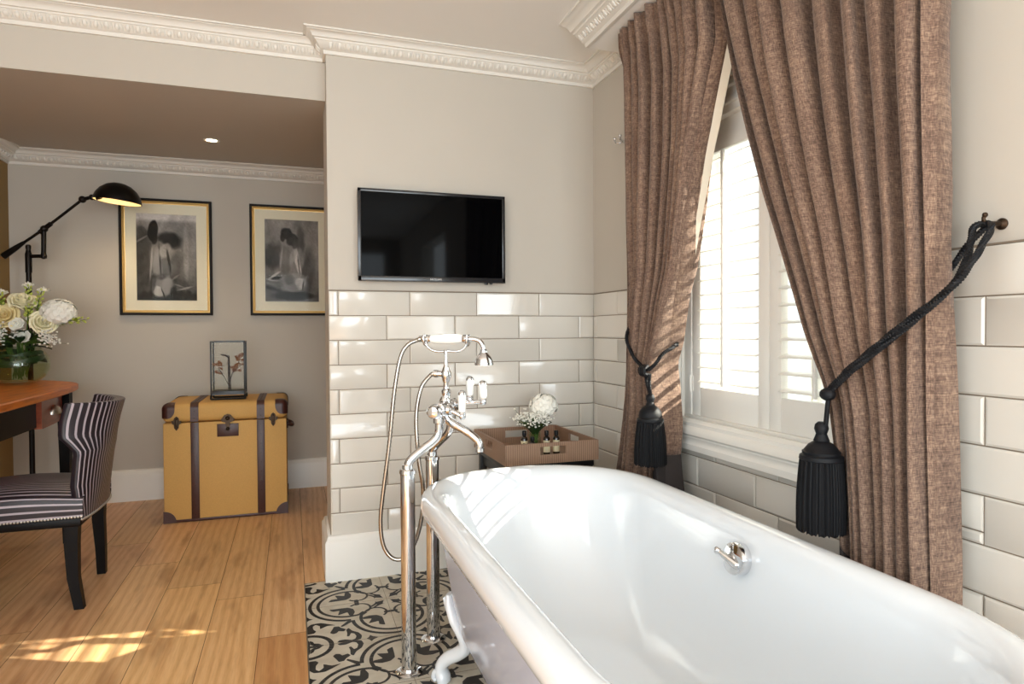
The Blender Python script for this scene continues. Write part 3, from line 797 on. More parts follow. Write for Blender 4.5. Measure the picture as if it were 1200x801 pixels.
lever(.052, .154, .838, .062, [L(.052, .090, .815), L(.052, .125, .822)])
lever(.056, .197, .830, .056, [L(.052, .100, .818), L(.054, .150, .824)])
b = B()
for k in range(8):
    a = 2*pi*k/8; b.ball(L(.052, .128, .822)+dv*.017*cos(a)+V3((0, 0, .017*sin(a))), .006, 8)
b.lathe([(.012, 0), (.018, .004), (.018, .014), (.010, .020)], L(.052, .118, .822), nv, 20); b.make('valve_collar', 'chrome', t); b = B(); b.lathe([(.012, 0), (.018, .004), (.018, .014), (.010, .020)], L(-.055, .108, .812), nv, 20); b.make('valve_collar', 'chrome', t)
b = B(); b.lathe([(.014, .845), (.0125, .852), (.0155, .858), (.0155, .868), (.010, .874), (.0085, .890), (.012, .900), (.0165, .915), (.0165, .925), (.011, .938), (.007, .948), (.0055, .965), (.005, .985), (.0075, .988), (.0075, .994), (.004, .998)], L(0, .090, 0), seg=22)
b.tube([L(0, .090, .920), L(-.0, .060, .921), L(0, .055, .921)], .0095, 14); b.lathe([(.0125, 0), (.0125, .012)], L(0, .062, .921), nv*-1, 16); b.make('riser', 'chrome', t)
b = B(); c = .092
b.tube(spline([L(0, c-.072, 1.046), L(0, c-.073, 1.030), L(0, c-.062, 1.006), L(0, c-.035, .993), L(0, c, .994), L(0, c+.035, .993), L(0, c+.060, 1.004), L(0, c+.070, 1.028), L(0, c+.070, 1.044)], 6), .0042, 10)
for s_ in (-1, 1):
    for k in (-1, 1): b.tube(spline([L(0, c+.072*s_, 1.012), L(.014*k, c+.072*s_, 1.020), L(.017*k, c+.072*s_, 1.036), L(.015*k, c+.072*s_, 1.046)], 5), .0036, 8)
b.make('cradle', 'chrome', t, smooth=60)
# hand shower lying in the cradle, with its hose
t = thing('hand_shower', 'white-handled hand shower resting in the cradle with a looping hose', 'hand shower', L(0, .09, 1.02))
b = B(); b.lathe([(.0095, .028), (.0125, .040), (.0155, .060), (.0165, .085), (.0160, .110), (.0135, .135), (.0105, .148)], L(0, 0, 1.033), nv, 22); b.make('handle', 'porcelain', t)
b = B(); b.lathe([(.0085, -.012), (.0105, -.010), (.0105, .016), (.008, .018), (.0125, .022), (.0125, .030), (.009, .032)], L(0, .01, 1.033), nv, 18); b.make('hose_fitting', 'chrome', t); b = B()
b.lathe([(.010, .144), (.013, .150), (.013, .158), (.009, .162), (.009, .170)], L(0, 0, 1.033), nv, 18)
b.tube(spline([L(0, .166, 1.033), L(0, .184, 1.032), L(0, .202, 1.026), L(0, .213, 1.011), L(0, .216, .992)], 6), .008, 14); b.make('neck', 'chrome', t)
b = B(); b.lathe([(.009, 1.000), (.012, .996), (.012, .990), (.017, .984), (.025, .974), (.0285, .964), (.0285, .958), (.031, .957), (.031, .951), (.027, .949)], L(0, .216, 0), seg=30); hd = b.make('shower_head', 'chrome', t)
b = B(); b.lathe([(.029, .952), (.027, .948), (.0, .9475)], L(0, .216, 0), seg=28); b.make('spray_plate', 'porcelain', hd)
hp_ = [L(0, .006, 1.033), (-1.002, -.778, 1.030), (-1.034, -.776, 1.014), (-1.057, -.771, .971), (-1.076, -.767, .863), (-1.093, -.765, .700), (-1.111, -.762, .563), (-1.122, -.760, .455), (-1.113, -.764, .374), (-1.082, -.772, .333), (-1.041, -.779, .340), (-1.010, -.785, .400), (-.993, -.790, .482), (-.992, -.795, .563), (-1.004, -.796, .645), (-1.011, -.792, .753), (-1.007, -.791, .821), (-.991, -.792, .884), (-.963, -.788, .916), L(0, .050, .921)]
hs = spline(hp_, 22); rad = [.0072 if k % 2 else .0060 for k in range(len(hs))]
b = B(); b.tube(hs, rad, 10); b.make('hose', 'bake', t, smooth=70)

# ------------------------------------------------------------------ tray on its side table, bottles and posy
TX0, TX1, TY0, TY1, TZ0, TZ1 = -.618, -.224, -.500, -.055, .540, .620
t = thing('serving_tray', 'ribbed brown tray with cut-out handles behind the bath', 'tray', ((TX0+TX1)/2, (TY0+TY1)/2, TZ0))
b = B(); b.box((TX0+.006, TY0+.006, TZ0), (TX1-.006, TY1-.006, TZ0+.010)); b.make('tray_base', 'tray', t, smooth=0)
def side(a0, a1, to3, hw=.054):
    b = B(); c = (a0+a1)/2; zl, zh_ = TZ0+.034, TZ0+.066
    for u0, u1, w0, w1 in ((a0, c-hw, TZ0, TZ1), (c+hw, a1, TZ0, TZ1), (c-hw, c+hw, TZ0, zl), (c-hw, c+hw, zh_, TZ1)):
        p, q = to3(u0, w0, 0), to3(u1, w1, .011); b.box(p, q)
    b.make('tray_side', 'tray', t, smooth=0)
side(TX0, TX1, lambda u, w, d: (u, TY0+d, w)); side(TX0, TX1, lambda u, w, d: (u, TY1-d, w))
side(TY0+.011, TY1-.011, lambda u, w, d: (TX0+d, u, w)); side(TY0+.011, TY1-.011, lambda u, w, d: (TX1-d, u, w))
t = thing('side_table', 'small black side table under the brown tray', 'side table', (-.421, -.277, 0))
b = B(); b.box((-.605, -.485, .515), (-.237, -.068, .540), 0, .003); b.make('table_top', 'black', t)
b = B(); b.box((-.590, -.470, .47), (-.252, -.455, .515)); b.box((-.590, -.098, .47), (-.252, -.083, .515)); b.box((-.590, -.47, .47), (-.575, -.083, .515)); b.box((-.267, -.47, .47), (-.252, -.083, .515)); b.make('apron', 'black', t, smooth=0)
for x in (-.602, -.240):
    for y in (-.482, -.071):
        b = B(); sx = .030 if x < -.4 else -.030; sy = .030 if y < -.3 else -.030; b.box((x, y, 0), (x+sx, y+sy, .515), 0, .002); b.make('leg', 'black', t)
def bottle(x, y, h, label):
    t = thing('toiletry_bottle', label, 'bottle', (x, y, TZ0+.010), 'toiletry bottles on the tray'); z = TZ0+.0102
    b = B(); b.lathe([(.0125, 0), (.014, .002), (.014, h*.66), (.012, h*.72), (.006, h*.77), (.006, h*.80)], (x, y, z), seg=22); b.make('bottle_body', 'brownglass', t)
    b = B(); b.lathe([(.0085, h*.79), (.0088, h*.80), (.0088, h*.98), (.007, h)], (x, y, z), seg=20); b.make('cap', 'black', t)
    b = B(); b.lathe([(.01425, h*.10), (.01425, h*.60)], (x, y, z), seg=26, cap=False)
    lb = b.make('paper_label', 'glasslabel', t)
    b = B(); nvv = V3((-.45, -.89, 0)); sd = V3((.89, -.45, 0))
    for w, zz in ((.005, h*.5), (.003, h*.44)): 
        c = V3((x, y, z+zz))+nvv*.0143
        b.box((-w, -.0003, -.0009), (w, .0003, .0009), mat=Matrix.Translation(c) @ Matrix((( sd.x, nvv.x, 0, 0), (sd.y, nvv.y, 0, 0), (0, 0, 1, 0), (0, 0, 0, 1))))
    b.make('label_print', 'black', lb, smooth=0)
bottle(-.490, -.360, .100, 'small dark toiletry bottle at the left end of the tray row')
bottle(-.480, -.428, .086, 'short dark toiletry bottle standing forward, second in the tray row')
bottle(-.398, -.375, .098, 'small dark toiletry bottle just right of the green stems')
bottle(-.354, -.372, .096, 'small dark toiletry bottle at the right end of the tray row')

def petal_pts(b, c, n, up, w, h, curl, mi=0, cup=.3):
    """one cupped petal: root at c, growing along up, facing n"""
    up = up.normalized(); n = (n-up*n.dot(up)).normalized(); sd = up.cross(n)
    def fn(u, v_):
        a = (u-.5)*2; ww = w*math.sqrt(max(0, 1-(max(0, v_-.55)/.47)**2))*(.35+.65*smoothstep(0, .5, v_))
        return c+sd*(a*ww)+up*(h*v_)+n*(curl*v_*v_*h+cup*w*a*a*(.3+.7*v_)-.0)
    b.grid(fn, 4, 5, mi)
def bloom(name, c, ax, r, mats, label, cat, layers=(3, 4, 5, 6, 7), grp=None, op=.9):
    """a layered rose: inner petals upright and curled, outer ones opening"""
    c = V3(c); ax = V3(ax).normalized(); b = B(); rg = random.Random(label)
    e1 = ax.orthogonal().normalized(); e2 = ax.cross(e1)
    for li, n in enumerate(layers):
        f = li/max(1, len(layers)-1)
        for k in range(n):
            a = 2*pi*(k+.5*(li % 2)+rg.uniform(-.1, .1))/n; o = e1*cos(a)+e2*sin(a)
            ph_ = a
            def fn(u, v_, f=f, a0=ph_, n=n, w_=rg.uniform(-.05, .05)):
                w = (u-.5)*2; ang = a0+w*pi/n*1.4; lip = max(0, v_-.7)/.3
                rho = r*(.10+(.52+.34*op)*f)*sin(pi/2*min(1, v_*1.15+.02))**.8*(1+.07*w+w_)+r*.20*f*lip*lip*(.5+op*.5)
                h_ = r*(-.62+(1.22-.42*f)*v_)-r*(.10+.22*f)*w*w*v_-r*.16*f*lip*lip
                return c+ax*h_+(e1*cos(ang)+e2*sin(ang))*rho
            b.grid(fn, 8, 8, 0)
    b.ball(c-ax*r*.55, r*.35, 8, 0)
    ob = b.make(name, mats, smooth=80); tag(ob, label, cat, grp)
    md = ob.modifiers.new('thick', 'SOLIDIFY'); md.thickness = r*.02
    return ob
def hydrangea(c, r, label, n=90, flat=.85, grp=None):
    c = V3(c); b = B(); rg = random.Random(label)
    for i in range(n):
        z = 1-1.55*(i+.5)/n; a = i*2.39996; q = math.sqrt(max(0, 1-z*z)); d = V3((q*cos(a), q*sin(a), z)); p = c+V3((d.x, d.y, d.z*flat))*r*rg.uniform(.9, 1.05)
        e1 = d.orthogonal().normalized(); e2 = d.cross(e1); s_ = r*.21
        for k in range(4):
            aa = pi/2*k+i; o = e1*cos(aa)+e2*sin(aa); petal_pts(b, p, d, o+d*.25, s_*.55, s_, -.2, 0, .2)
    b.ball(c, r*.86, 14, 0, (1, 1, flat))
    ob = b.make('hydrangea', 'pw', smooth=80); tag(ob, label, 'flower', grp); return ob
def gyps(cs, label, n, spread, root, sz=.0042):
    b = B(); rg = random.Random(label)
    for c in cs:
        c = V3(c)
        for i in range(n):
            p = c+V3((rg.gauss(0, spread), rg.gauss(0, spread), rg.gauss(0, spread*.8)))
            b.ball(p, sz*rg.uniform(.7, 1.2), 5, 0, (1, 1, .8))
            if i % 3 == 0: b.tube([V3(root), c.lerp(V3(root), .4)+V3((rg.gauss(0, .01), rg.gauss(0, .01), 0)), p], .0006, 4, 1, cap=False)
    o = b.make('babys_breath', ['pw', 'stem'], smooth=60); tag(o, label, 'flower'); o['kind'] = 'stuff'; return o
def leaf_blade(b, p, d, ln, w, mi=0, bend=.3, up=V3((0, 0, 1))):
    p = V3(p); d = V3(d).normalized(); sd = d.cross(up); sd = sd.normalized() if sd.length > .05 else V3((1, 0, 0)); n = sd.cross(d)
    b.grid(lambda u, v_: p+d*(ln*v_)+sd*((u-.5)*2*w*sin(pi*min(1, v_*.93+.04)))+n*(-bend*ln*v_*v_+.25*w*abs(u-.5)*2), 4, 7, mi)
# posy in a small glass
t = thing('flower_vase', 'small glass of green stems on the brown tray', 'vase', (-.425, -.31, TZ0+.01))
zz = TZ0+.0102; b = B(); b.lathe([(.022, 0), (.025, .002), (.026, .085), (.0245, .085), (.0235, .006), (.0, .005)], (-.425, -.31, zz), seg=28, cap=False); b.make('glass_body', 'vaseglass', t)
b = B(); rg = random.Random(5)
for k in range(16):
    a = rg.uniform(0, 6.28); r0 = rg.uniform(0, .016); p = V3((-.425+r0*cos(a), -.31+r0*sin(a), zz+.008)); q = V3((-.425+2.0*r0*cos(a+2), -.31+2.0*r0*sin(a+2), zz+.14)); b.tube([p, p.lerp(q, .5), q], .0022, 6)
b.make('stems', 'stem', t)
b = B()
for k in range(14):
    a = 2*pi*k/14; p = V3((-.425+.012*cos(a), -.31+.012*sin(a), zz+.075)); leaf_blade(b, p, (cos(a)*.6, sin(a)*.6, .9), .075, .016)
b.make('leaves', 'leaf', t, smooth=70)
hydrangea((-.383, -.305, .738), .060, 'white hydrangea head above the tray')
gyps([(-.468, -.335, .705), (-.445, -.355, .69), (-.49, -.32, .695), (-.43, -.36, .700), (-.40, -.36, .695)], "sprays of baby's breath beside the tray hydrangea", 48, .017, (-.425, -.31, .63), .0045)

# ------------------------------------------------------------------ television
t = thing('television', 'black flat-screen television mounted above the tiles', 'television', (-.791, -.03, 1.27))
tx0, tx1, tz0, tz1 = -1.1165, -.4655, 1.2725, 1.663
b = B(); b.box((tx0, -.046, tz0), (tx1, -.022, tz1), 0, .004); b.box((tx0+.05, -.024, tz0+.04), (tx1-.05, -.010, tz1-.04), 0, .004); b.make('casing', 'bezel', t)
b = B()
for a, c in (((tx0, tz0), (tx1, tz0+.022)), ((tx0, tz1-.014), (tx1, tz1)), ((tx0, tz0), (tx0+.014, tz1)), ((tx1-.014, tz0), (tx1, tz1))): b.box((a[0], -.0505, a[1]), (c[0], -.0455, c[1]), 0, .0018)
bz = b.make('bezel', 'bezel', t)
b = B(); b.box((tx0+.013, -.0478, tz0+.021), (tx1-.013, -.0465, tz1-.013)); b.make('screen', 'screen', t, smooth=0)
def text(name, body, size, mtx, mat, parent, ext=.0004, spacing=1.1):
    cu = bpy.data.curves.new(name, 'FONT'); cu.body = body; cu.size = size; cu.align_x = 'CENTER'; cu.align_y = 'CENTER'; cu.extrude = ext; cu.space_character = spacing
    tmp = bpy.data.objects.new('tmp', cu); col.objects.link(tmp); dg = bpy.context.evaluated_depsgraph_get()
    me = bpy.data.meshes.new_from_object(tmp.evaluated_get(dg)); bpy.data.objects.remove(tmp); bpy.data.curves.remove(cu)
    me.materials.clear(); me.materials.append(MT[mat].m); me.transform(mtx); me.transform(world_of(parent).inverted()); me.name = name
    o = bpy.data.objects.new(name, me); col.objects.link(o); o.parent = parent; return o
text('logo', 'SAMSUNG', .0105, Matrix.Translation((-.785, -.0508, tz0+.011)) @ Matrix.Rotation(pi/2, 4, 'X'), 'silver_print', t)
b = B(); b.box((-.56, -.045, tz0-.008), (-.545, -.03, tz0+.002), 0, .002); b.box((-.535, -.045, tz0-.006), (-.525, -.03, tz0+.002), 0, .002); b.make('sensor', 'bezel', t)
b = B(); b.box((-.9, -.012, 1.40), (-.68, -.0, 1.54), 0, .002); b.make('wall_bracket', 'bezel', t)

# ------------------------------------------------------------------ framed drawings
def drawing(fn, name, x0, x1, z0, z1, y, parent, nu=96, nv=140):
    b = B(); cl = b.bm.loops.layers.float_color.new('draw')
    vs = b.grid(lambda u, v_: V3((x0+(x1-x0)*u, y, z1+(z0-z1)*v_)), nu, nv)
    cache = {}
    for f in b.bm.faces:
        for lp in f.loops:
            p = lp.vert.co; k = ((p.x-x0)/(x1-x0), (z1-p.z)/(z1-z0)); kk = (round(k[0], 4), round(k[1], 4))
            if kk not in cache: cache[kk] = fn(*k)
            g = cache[kk]/255; gl = g/12.92 if g <= .04045 else ((g+.055)/1.055)**2.4
            lp[cl] = (gl, gl*.955, gl*.965, 1)
    return b.make(name, 'charcoal', parent, smooth=0)
def blobs(items, base):
    def fn(u, v_):
        n1 = noise.noise(V3((u*3, v_*3, 1.3)))*24+noise.noise(V3((u*9+v_*5, v_*7, 4)))*16+noise.noise(V3((u*26-v_*20, v_*24, 9)))*9
        val = base(u, v_)+n1
        for cx, cy, rx, ry, an, c, al, sf in items:
            an = math.radians(an); dx, dy = (u-cx), (v_-cy)*1.38
            x = dx*cos(an)+dy*sin(an); y = -dx*sin(an)+dy*cos(an); wob = 1+.16*noise.noise(V3((u*11, v_*11, cx*9)))
            r = math.sqrt((x/rx)**2+(y/(ry*1.38))**2)*wob
            sf2 = sf*.6; w = al*(1-smoothstep(1-sf2, 1+sf2*.6, r)); val = val*(1-w)+(c+n1*.7)*w
        return max(12, min(240, 112+(val-118)*1.4))
    return fn
d1 = blobs([
    (.10, .55, .22, .40, 0, 78, .75, .6), (.55, .30, .22, .09, 12, 48, .85, .6), (.82, .45, .05, .34, 0, 186, .45, .8), (.10, .22, .12, .06, 60, 92, .6, .5),
    (.5, .95, .55, .07, 0, 58, .7, .7), (.72, .80, .18, .05, 20, 92, .5, .6), (.62, .62, .12, .18, 20, 96, .6, .7),
    (.37, .53, .165, .22, -4, 128, .95, .3), (.33, .55, .06, .18, 3, 156, .6, .6), (.45, .56, .05, .17, -6, 104, .6, .6), (.385, .56, .014, .19, -3, 52, .75, .8),
    (.47, .42, .09, .10, 30, 168, .85, .5), (.33, .43, .05, .07, -20, 150, .6, .6), (.24, .58, .02, .20, 5, 188, .6, .7), (.53, .55, .025, .14, -8, 44, .7, .7),
    (.42, .83, .19, .13, -6, 140, .9, .3), (.35, .90, .10, .065, 20, 190, .85, .5), (.50, .84, .085, .10, 0, 166, .8, .5), (.43, .92, .012, .07, -22, 40, .9, .7), (.38, .73, .13, .04, -10, 84, .6, .7),
    (.27, .80, .05, .12, 10, 62, .6, .6), (.60, .90, .06, .06, 0, 60, .6, .7), (.80, .86, .14, .012, -14, 196, .6, .8), (.70, .83, .10, .01, 18, 178, .5, .8), (.86, .90, .05, .02, 20, 60, .6, .7), (.62, .74, .1, .012, -35, 170, .5, .8),
    (.27, .20, .085, .125, 4, 26, .95, .3), (.30, .30, .05, .06, 10, 46, .8, .5), (.08, .30, .13, .012, -30, 190, .5, .8)],
    lambda u, v_: 138+18*smoothstep(.6, 0, v_)-30*smoothstep(.5, 1, v_)+50*(1-smoothstep(.05, .11, v_)))  # pale band at the top paints in a reflection on the glass
d2 = blobs([
    (.18, .45, .26, .16, -15, 78, .7, .6), (.80, .62, .14, .30, 6, 84, .6, .7), (.5, .93, .42, .055, 0, 52, .85, .6), (.12, .8, .2, .14, 0, 92, .5, .7),
    (.66, .27, .08, .22, 0, 86, .6, .7), (.9, .3, .12, .3, 0, 160, .3, .8),
    (.47, .52, .21, .23, -8, 146, .95, .28), (.38, .52, .09, .20, 2, 116, .6, .5), (.60, .50, .05, .20, -12, 222, .85, .5), (.52, .44, .06, .12, 20, 172, .7, .6), (.66, .46, .06, .13, -8, 150, .75, .5), (.30, .47, .02, .15, 8, 176, .6, .7), (.63, .60, .012, .18, -8, 60, .7, .8),
    (.55, .77, .22, .12, -14, 160, .95, .3), (.64, .78, .10, .075, -30, 212, .85, .5), (.50, .83, .12, .06, 10, 150, .7, .6), (.70, .80, .014, .06, 10, 48, .9, .7), (.78, .79, .04, .05, 0, 128, .6, .6), (.44, .74, .10, .07, 20, 106, .6, .6),
    (.18, .68, .12, .014, -32, 210, .8, .7), (.14, .74, .10, .02, 6, 200, .7, .7), (.12, .79, .10, .02, 14, 150, .6, .7), (.20, .72, .10, .02, -10, 40, .8, .7), (.15, .85, .16, .025, 14, 50, .7, .7),
    (.40, .17, .11, .075, -10, 60, .9, .4), (.50, .24, .10, .085, 20, 72, .9, .4), (.56, .30, .06, .06, 20, 96, .8, .5), (.33, .22, .05, .05, 0, 58, .8, .5)],
    lambda u, v_: 152-20*smoothstep(.4, 1, v_))
def picture(x0, x1, z0, z1, fn, label):
    yb = YB; t = thing('picture_frame', label, 'framed drawing', ((x0+x1)/2, yb, z0), 'pair of framed charcoal drawings')
    w1, w2 = .016, .015
    b = B()
    for i in range(1):
        prof = [(0, 0), (0, -.030), (.004, -.034), (w1-.004, -.034), (w1, -.028), (w1, 0)]
        rr = []
        for (x, z, sx, sz) in ((x0, z0, 1, 1), (x1, z0, -1, 1), (x1, z1, -1, -1), (x0, z1, 1, -1)):
            rr.append(b.ring([(x+sx*o, yb+y, z+sz*o) for o, y in prof]))
        for i in range(4): b.bridge(rr[i], rr[(i+1) % 4])
    b.make('outer_frame', 'framedark', t)
    b = B(); rr = []
    prof = [(w1, -.010), (w1, -.027), (w1+.004, -.028), (w1+w2-.004, -.017), (w1+w2, -.016), (w1+w2, -.010)]
    for (x, z, sx, sz) in ((x0, z0, 1, 1), (x1, z0, -1, 1), (x1, z1, -1, -1), (x0, z1, 1, -1)): rr.append(b.ring([(x+sx*o, yb+y, z+sz*o) for o, y in prof]))
    for i in range(4): b.bridge(rr[i], rr[(i+1) % 4])
    b.make('gilt_slip', 'gold', t)
    mw = .072; a, c = w1+w2-.003, w1+w2+mw-.012
    b = B(); rr = []
    for (x, z, sx, sz) in ((x0, z0, 1, 1), (x1, z0, -1, 1), (x1, z1, -1, -1), (x0, z1, 1, -1)): rr.append(b.ring([(x+sx*o, yb+y, z+sz*o) for o, y in ((a, -.008), (a, -.0125), (c, -.0125), (c+.0015, -.0095), (c+.0015, -.008))]))
    for i in range(4): b.bridge(rr[i], rr[(i+1) % 4])
    b.make('mount_board', 'mat', t)
    drawing(fn, 'charcoal_drawing', x0+c, x1-c, z0+c+.004, z1-c, yb-.009, t)
    b = B(); b.box((x0+a, yb-.0155, z0+a), (x1-a, yb-.0145, z1-a)); b.make('glazing', 'thinglass', t, smooth=0)
    return t
picture(-2.395, -1.869, 1.168, 1.900, d1, 'framed charcoal of a seated nude from behind, beside the lamp')
picture(-1.641, -1.115, 1.168, 1.900, d2, 'framed charcoal of a kneeling figure, partly hidden by the tiled wall')

# ------------------------------------------------------------------ travelling trunk
t = thing('trunk', 'mustard canvas travelling trunk with brown leather straps', 'trunk', (-1.742, 1.40, 0))
kx0, kx1, ky0, ky1, kz1, ks = -2.064, -1.420, 1.152, 1.632, .662, .556
b = B(); b.box((kx0, ky0, .012), (kx1, ky1, ks-.002), 0, .006); b.make('body', 'canvas', t)
b = B(); b.box((kx0-.004, ky0-.005, ks+.002), (kx1+.004, ky1+.002, kz1), 0, .03, 4); b.make('lid', 'canvas', t, smooth=50)
b = B(); b.box((kx0-.002, ky0-.002, 0), (kx1+.002, ky1+.002, .016), 0, .003); b.make('base_edge', 'leather', t)
for xc in (-1.905, -1.560):
    b = B(); w = .021; o = .0035
    arcp = lambda rr: [(ky0+.025-rr*cos(pi/2*k/6), kz1-.03+rr*sin(pi/2*k/6)) for k in range(7)]
    prof = [(ky0-.005-o, ks+.004)]+arcp(.03+o)+[(ky1-.03, kz1+o), (ky1+.004, kz1-.02), (ky1+.004+o, ks)]
    inn = [(ky0-.004, ks+.004)]+arcp(.028)+[(ky1-.03, kz1-.001), (ky1, kz1-.022), (ky1, ks)]
    b.prism(prof+inn[::-1], lambda y, z: (xc-w, y, z), (2*w, 0, 0)); b.box((xc-w, ky0-o-.001, .014), (xc+w, ky0+.002, ks-.002), 0, .0012)
    s_ = b.make('strap', 'leather', t, smooth=30)
    b = B()
    rv = [(xc, ky0-o-.002, .04+.054*k, .6, 1) for k in range(10)]+[(xc, ky0-.0095, ks+.022+.04*k, .6, 1) for k in range(2)]+[(xc, ky0+.06+k*.06, kz1+.004, 1, .6) for k in range(7)]
    for x_, y_, z_, sy_, sz_ in rv:
        b = B(); b.ball((x_, y_, z_), .0032, 8, 0, (1, sy_, sz_)); b.make('rivet', 'darkbrass', s_)
def corner(cx, cy, cz, sx, sy, sz, r=.062):
    """three quarter-round leather patches meeting at a corner"""
    b = B(); o = .004; c = V3((cx, cy, cz)); A = [V3((sx, 0, 0)), V3((0, sy, 0)), V3((0, 0, sz))]
    for i in range(3):
        u, w, n = A[i], A[(i+1) % 3], A[(i+2) % 3]
        base = c-n*o*1.0; pts = [V3((0, 0, 0))]+[u*r*cos(a)+w*r*sin(a) for a in [pi/2*k/10 for k in range(11)]]
        lo = [b.v(base-u*o-w*o+p+ (u*o+w*o if p.length > 0 else V3((0, 0, 0)))) for p in pts]
        hi = [b.v(v_.co+n*o*1.2) for v_ in lo]
        b.face(lo); b.face(hi[::-1]); b.bridge(lo, hi)
    b.make('corner_guard', 'leather', t, smooth=30)
for sx, cx in ((1, kx0), (-1, kx1)):
    for sy, cy in ((1, ky0), (-1, ky1)):
        corner(cx, cy, .004, sx, sy, 1)
# rounded guards on the lid corners
def lidcorner(sx, sy):
    b = B(); cx = (kx0-.004+.03) if sx < 0 else (kx1+.004-.03); cy = (ky0-.005+.03) if sy < 0 else (ky1+.002-.03); cz = kz1-.03; R = .034
    def fn(u, v_):
        # sphere octant extended along the three faces
        a = pi/2*u; e = pi/2*v_
        d = V3((sx*cos(a)*cos(e), sy*sin(a)*cos(e), sin(e))); return V3((cx, cy, cz))+d*R
    b.grid(fn, 8, 8)
    for i in range(3):
        pass
    ext = .05
    b.grid(lambda u, v_: V3((cx, cy, cz))+V3((sx*cos(pi/2*u)*R, sy*sin(pi/2*u)*R, -ext*v_)), 8, 1)
    b.grid(lambda u, v_: V3((cx-sx*.035*v_, cy, cz))+V3((0, sy*cos(pi/2*u)*R, sin(pi/2*u)*R)), 8, 1)
    b.grid(lambda u, v_: V3((cx, cy-sy*.035*v_, cz))+V3((sx*cos(pi/2*u)*R, 0, sin(pi/2*u)*R)), 8, 1)
    # quarter-round fills on the faces
    for k in range(6):
        a0, a1 = pi/2*k/6, pi/2*(k+1)/6; r1, r2 = .035, .05
        f = [(0, 0), (r1*cos(a0), r2*sin(a0)), (r1*cos(a1), r2*sin(a1))]
        b.face([b.v((cx-sx*p, cy+sy*R, cz-q)) for p, q in f]); b.face([b.v((cx+sx*R, cy-sy*p, cz-q)) for p, q in f]); b.face([b.v((cx-sx*p, cy-sy*q*.7, cz+R)) for p, q in f])
    b.make('corner_guard', 'leather', t, smooth=60)
for sx in (-1, 1):
    for sy in (-1, 1): lidcorner(sx, sy)
def latch(x, z, s_=1.):
    b = B(); pts = [(-.012, .030), (0, .040), (.012, .030), (.016, .012), (.026, .014), (.024, -.004), (.014, -.010), (.012, -.03), (0, -.046), (-.012, -.03), (-.014, -.010), (-.024, -.004), (-.026, .014), (-.016, .012)]
    b.prism([(u*s_, w*s_) for u, w in pts], lambda u, w: (x+u, ky0-.006, z+w), (0, -.006, 0)); b.box((x-.008*s_, ky0-.018, z-.022*s_), (x+.008*s_, ky0-.010, z+.022*s_), 0, .003); b.ball((x, ky0-.016, z+.026*s_), .007*s_, 10); b.ball((x, ky0-.016, z-.03*s_), .006*s_, 10)
    b.make('latch', 'darkbrass', t)
latch(-1.995, ks+.0, .92); latch(-1.492, ks-.0, .92)
b = B(); b.box((-1.790, ky0-.006, .468), (-1.678, ky0, .540), 0, .0015); pl = b.make('lock_plate', 'leather', t)
b = B(); latch_pts = [(-.03, .012), (-.018, .03), (0, .036), (.018, .03), (.03, .012), (.04, .004), (.03, -.006), (.012, -.012), (.010, -.06), (-.010, -.06), (-.012, -.012), (-.03, -.006), (-.04, .004)]
b.prism([(u*.95, w) for u, w in latch_pts], lambda u, w: (-1.734+u, ky0-.008, .560+w), (0, -.007, 0)); b.ball((-1.734, ky0-.016, .512), .010, 12); b.ball((-1.734, ky0-.016, .572), .012, 12)
b.make('lock_hasp', 'darkbrass', pl)
b = B(); b.tube(spline([(kx1+.004, 1.33, .50), (kx1+.026, 1.34, .492), (kx1+.032, 1.39, .486), (kx1+.026, 1.44, .492), (kx1+.004, 1.45, .50)], 5), .012, 10); b.box((kx1, 1.31, .475), (kx1+.008, 1.35, .515), 0, .002); b.box((kx1, 1.43, .475), (kx1+.008, 1.47, .515), 0, .002); b.make('side_handle', 'leather', t)

# glass case with dried leaves on the trunk
gx0, gx1, gy0, gy1, gz0, gz1 = -1.831, -1.651, 1.275, 1.405, kz1+.030, 1.006
t = thing('display_case', 'tall glass display case of dried leaf twigs on the trunk', 'display case', (-1.741, 1.34, kz1))
b = B(); e = .0045
for x in (gx0, gx1):
    for y in (gy0, gy1): b.box((x-e, y-e, gz0), (x+e, y+e, gz1), 0, .001)
for z in (gz0+.004, gz1-.004):
    for y in (gy0, gy1): b.box((gx0, y-e, z-e), (gx1, y+e, z+e))
    for x in (gx0, gx1): b.box((x-e, gy0, z-e), (x+e, gy1, z+e))
b.make('case_frame', 'black', t)
b = B(); b.box((gx0, gy0, gz0), (gx1, gy1, gz0+.022), 0, .002); b.make('case_floor', 'black', t)
for y in (gy0, gy1):
    b = B()
    b.tube(spline([(gx0, y, gz0), (gx0-.002, y, gz0-.02), (gx0+.004, y, kz1+.007), (gx0+.03, y, kz1+.007), (gx1-.03, y, kz1+.007), (gx1-.004, y, kz1+.007), (gx1+.002, y, gz0-.02), (gx1, y, gz0)], 5), .0055, 8); b.make('foot_rail', 'black', t)
for y in (gy0, gy1):
    b = B(); b.box((gx0+e, y-.001, gz0+.022), (gx1-e, y+.001, gz1-.006)); b.make('pane', 'thinglass', t, smooth=0)
for x in (gx0, gx1):
    b = B(); b.box((x-.001, gy0+e, gz0+.022), (x+.001, gy1-e, gz1-.006)); b.make('pane', 'thinglass', t, smooth=0)
b = B(); b.box((gx0+e, gy0+e, gz1-.006), (gx1-e, gy1-e, gz1-.004)); b.make('pane', 'thinglass', t, smooth=0)
gc = V3((-1.738, 1.34, gz0+.022))
tw = thing('dried_twig', 'dark post with twigs and brown dried leaves inside the glass case', 'dried plant', gc)
b = B(); b.tube([gc, gc+V3((-.002, 0, .10)), gc+V3((-.004, 0, .205))], [.0085, .0075, .006], 10)
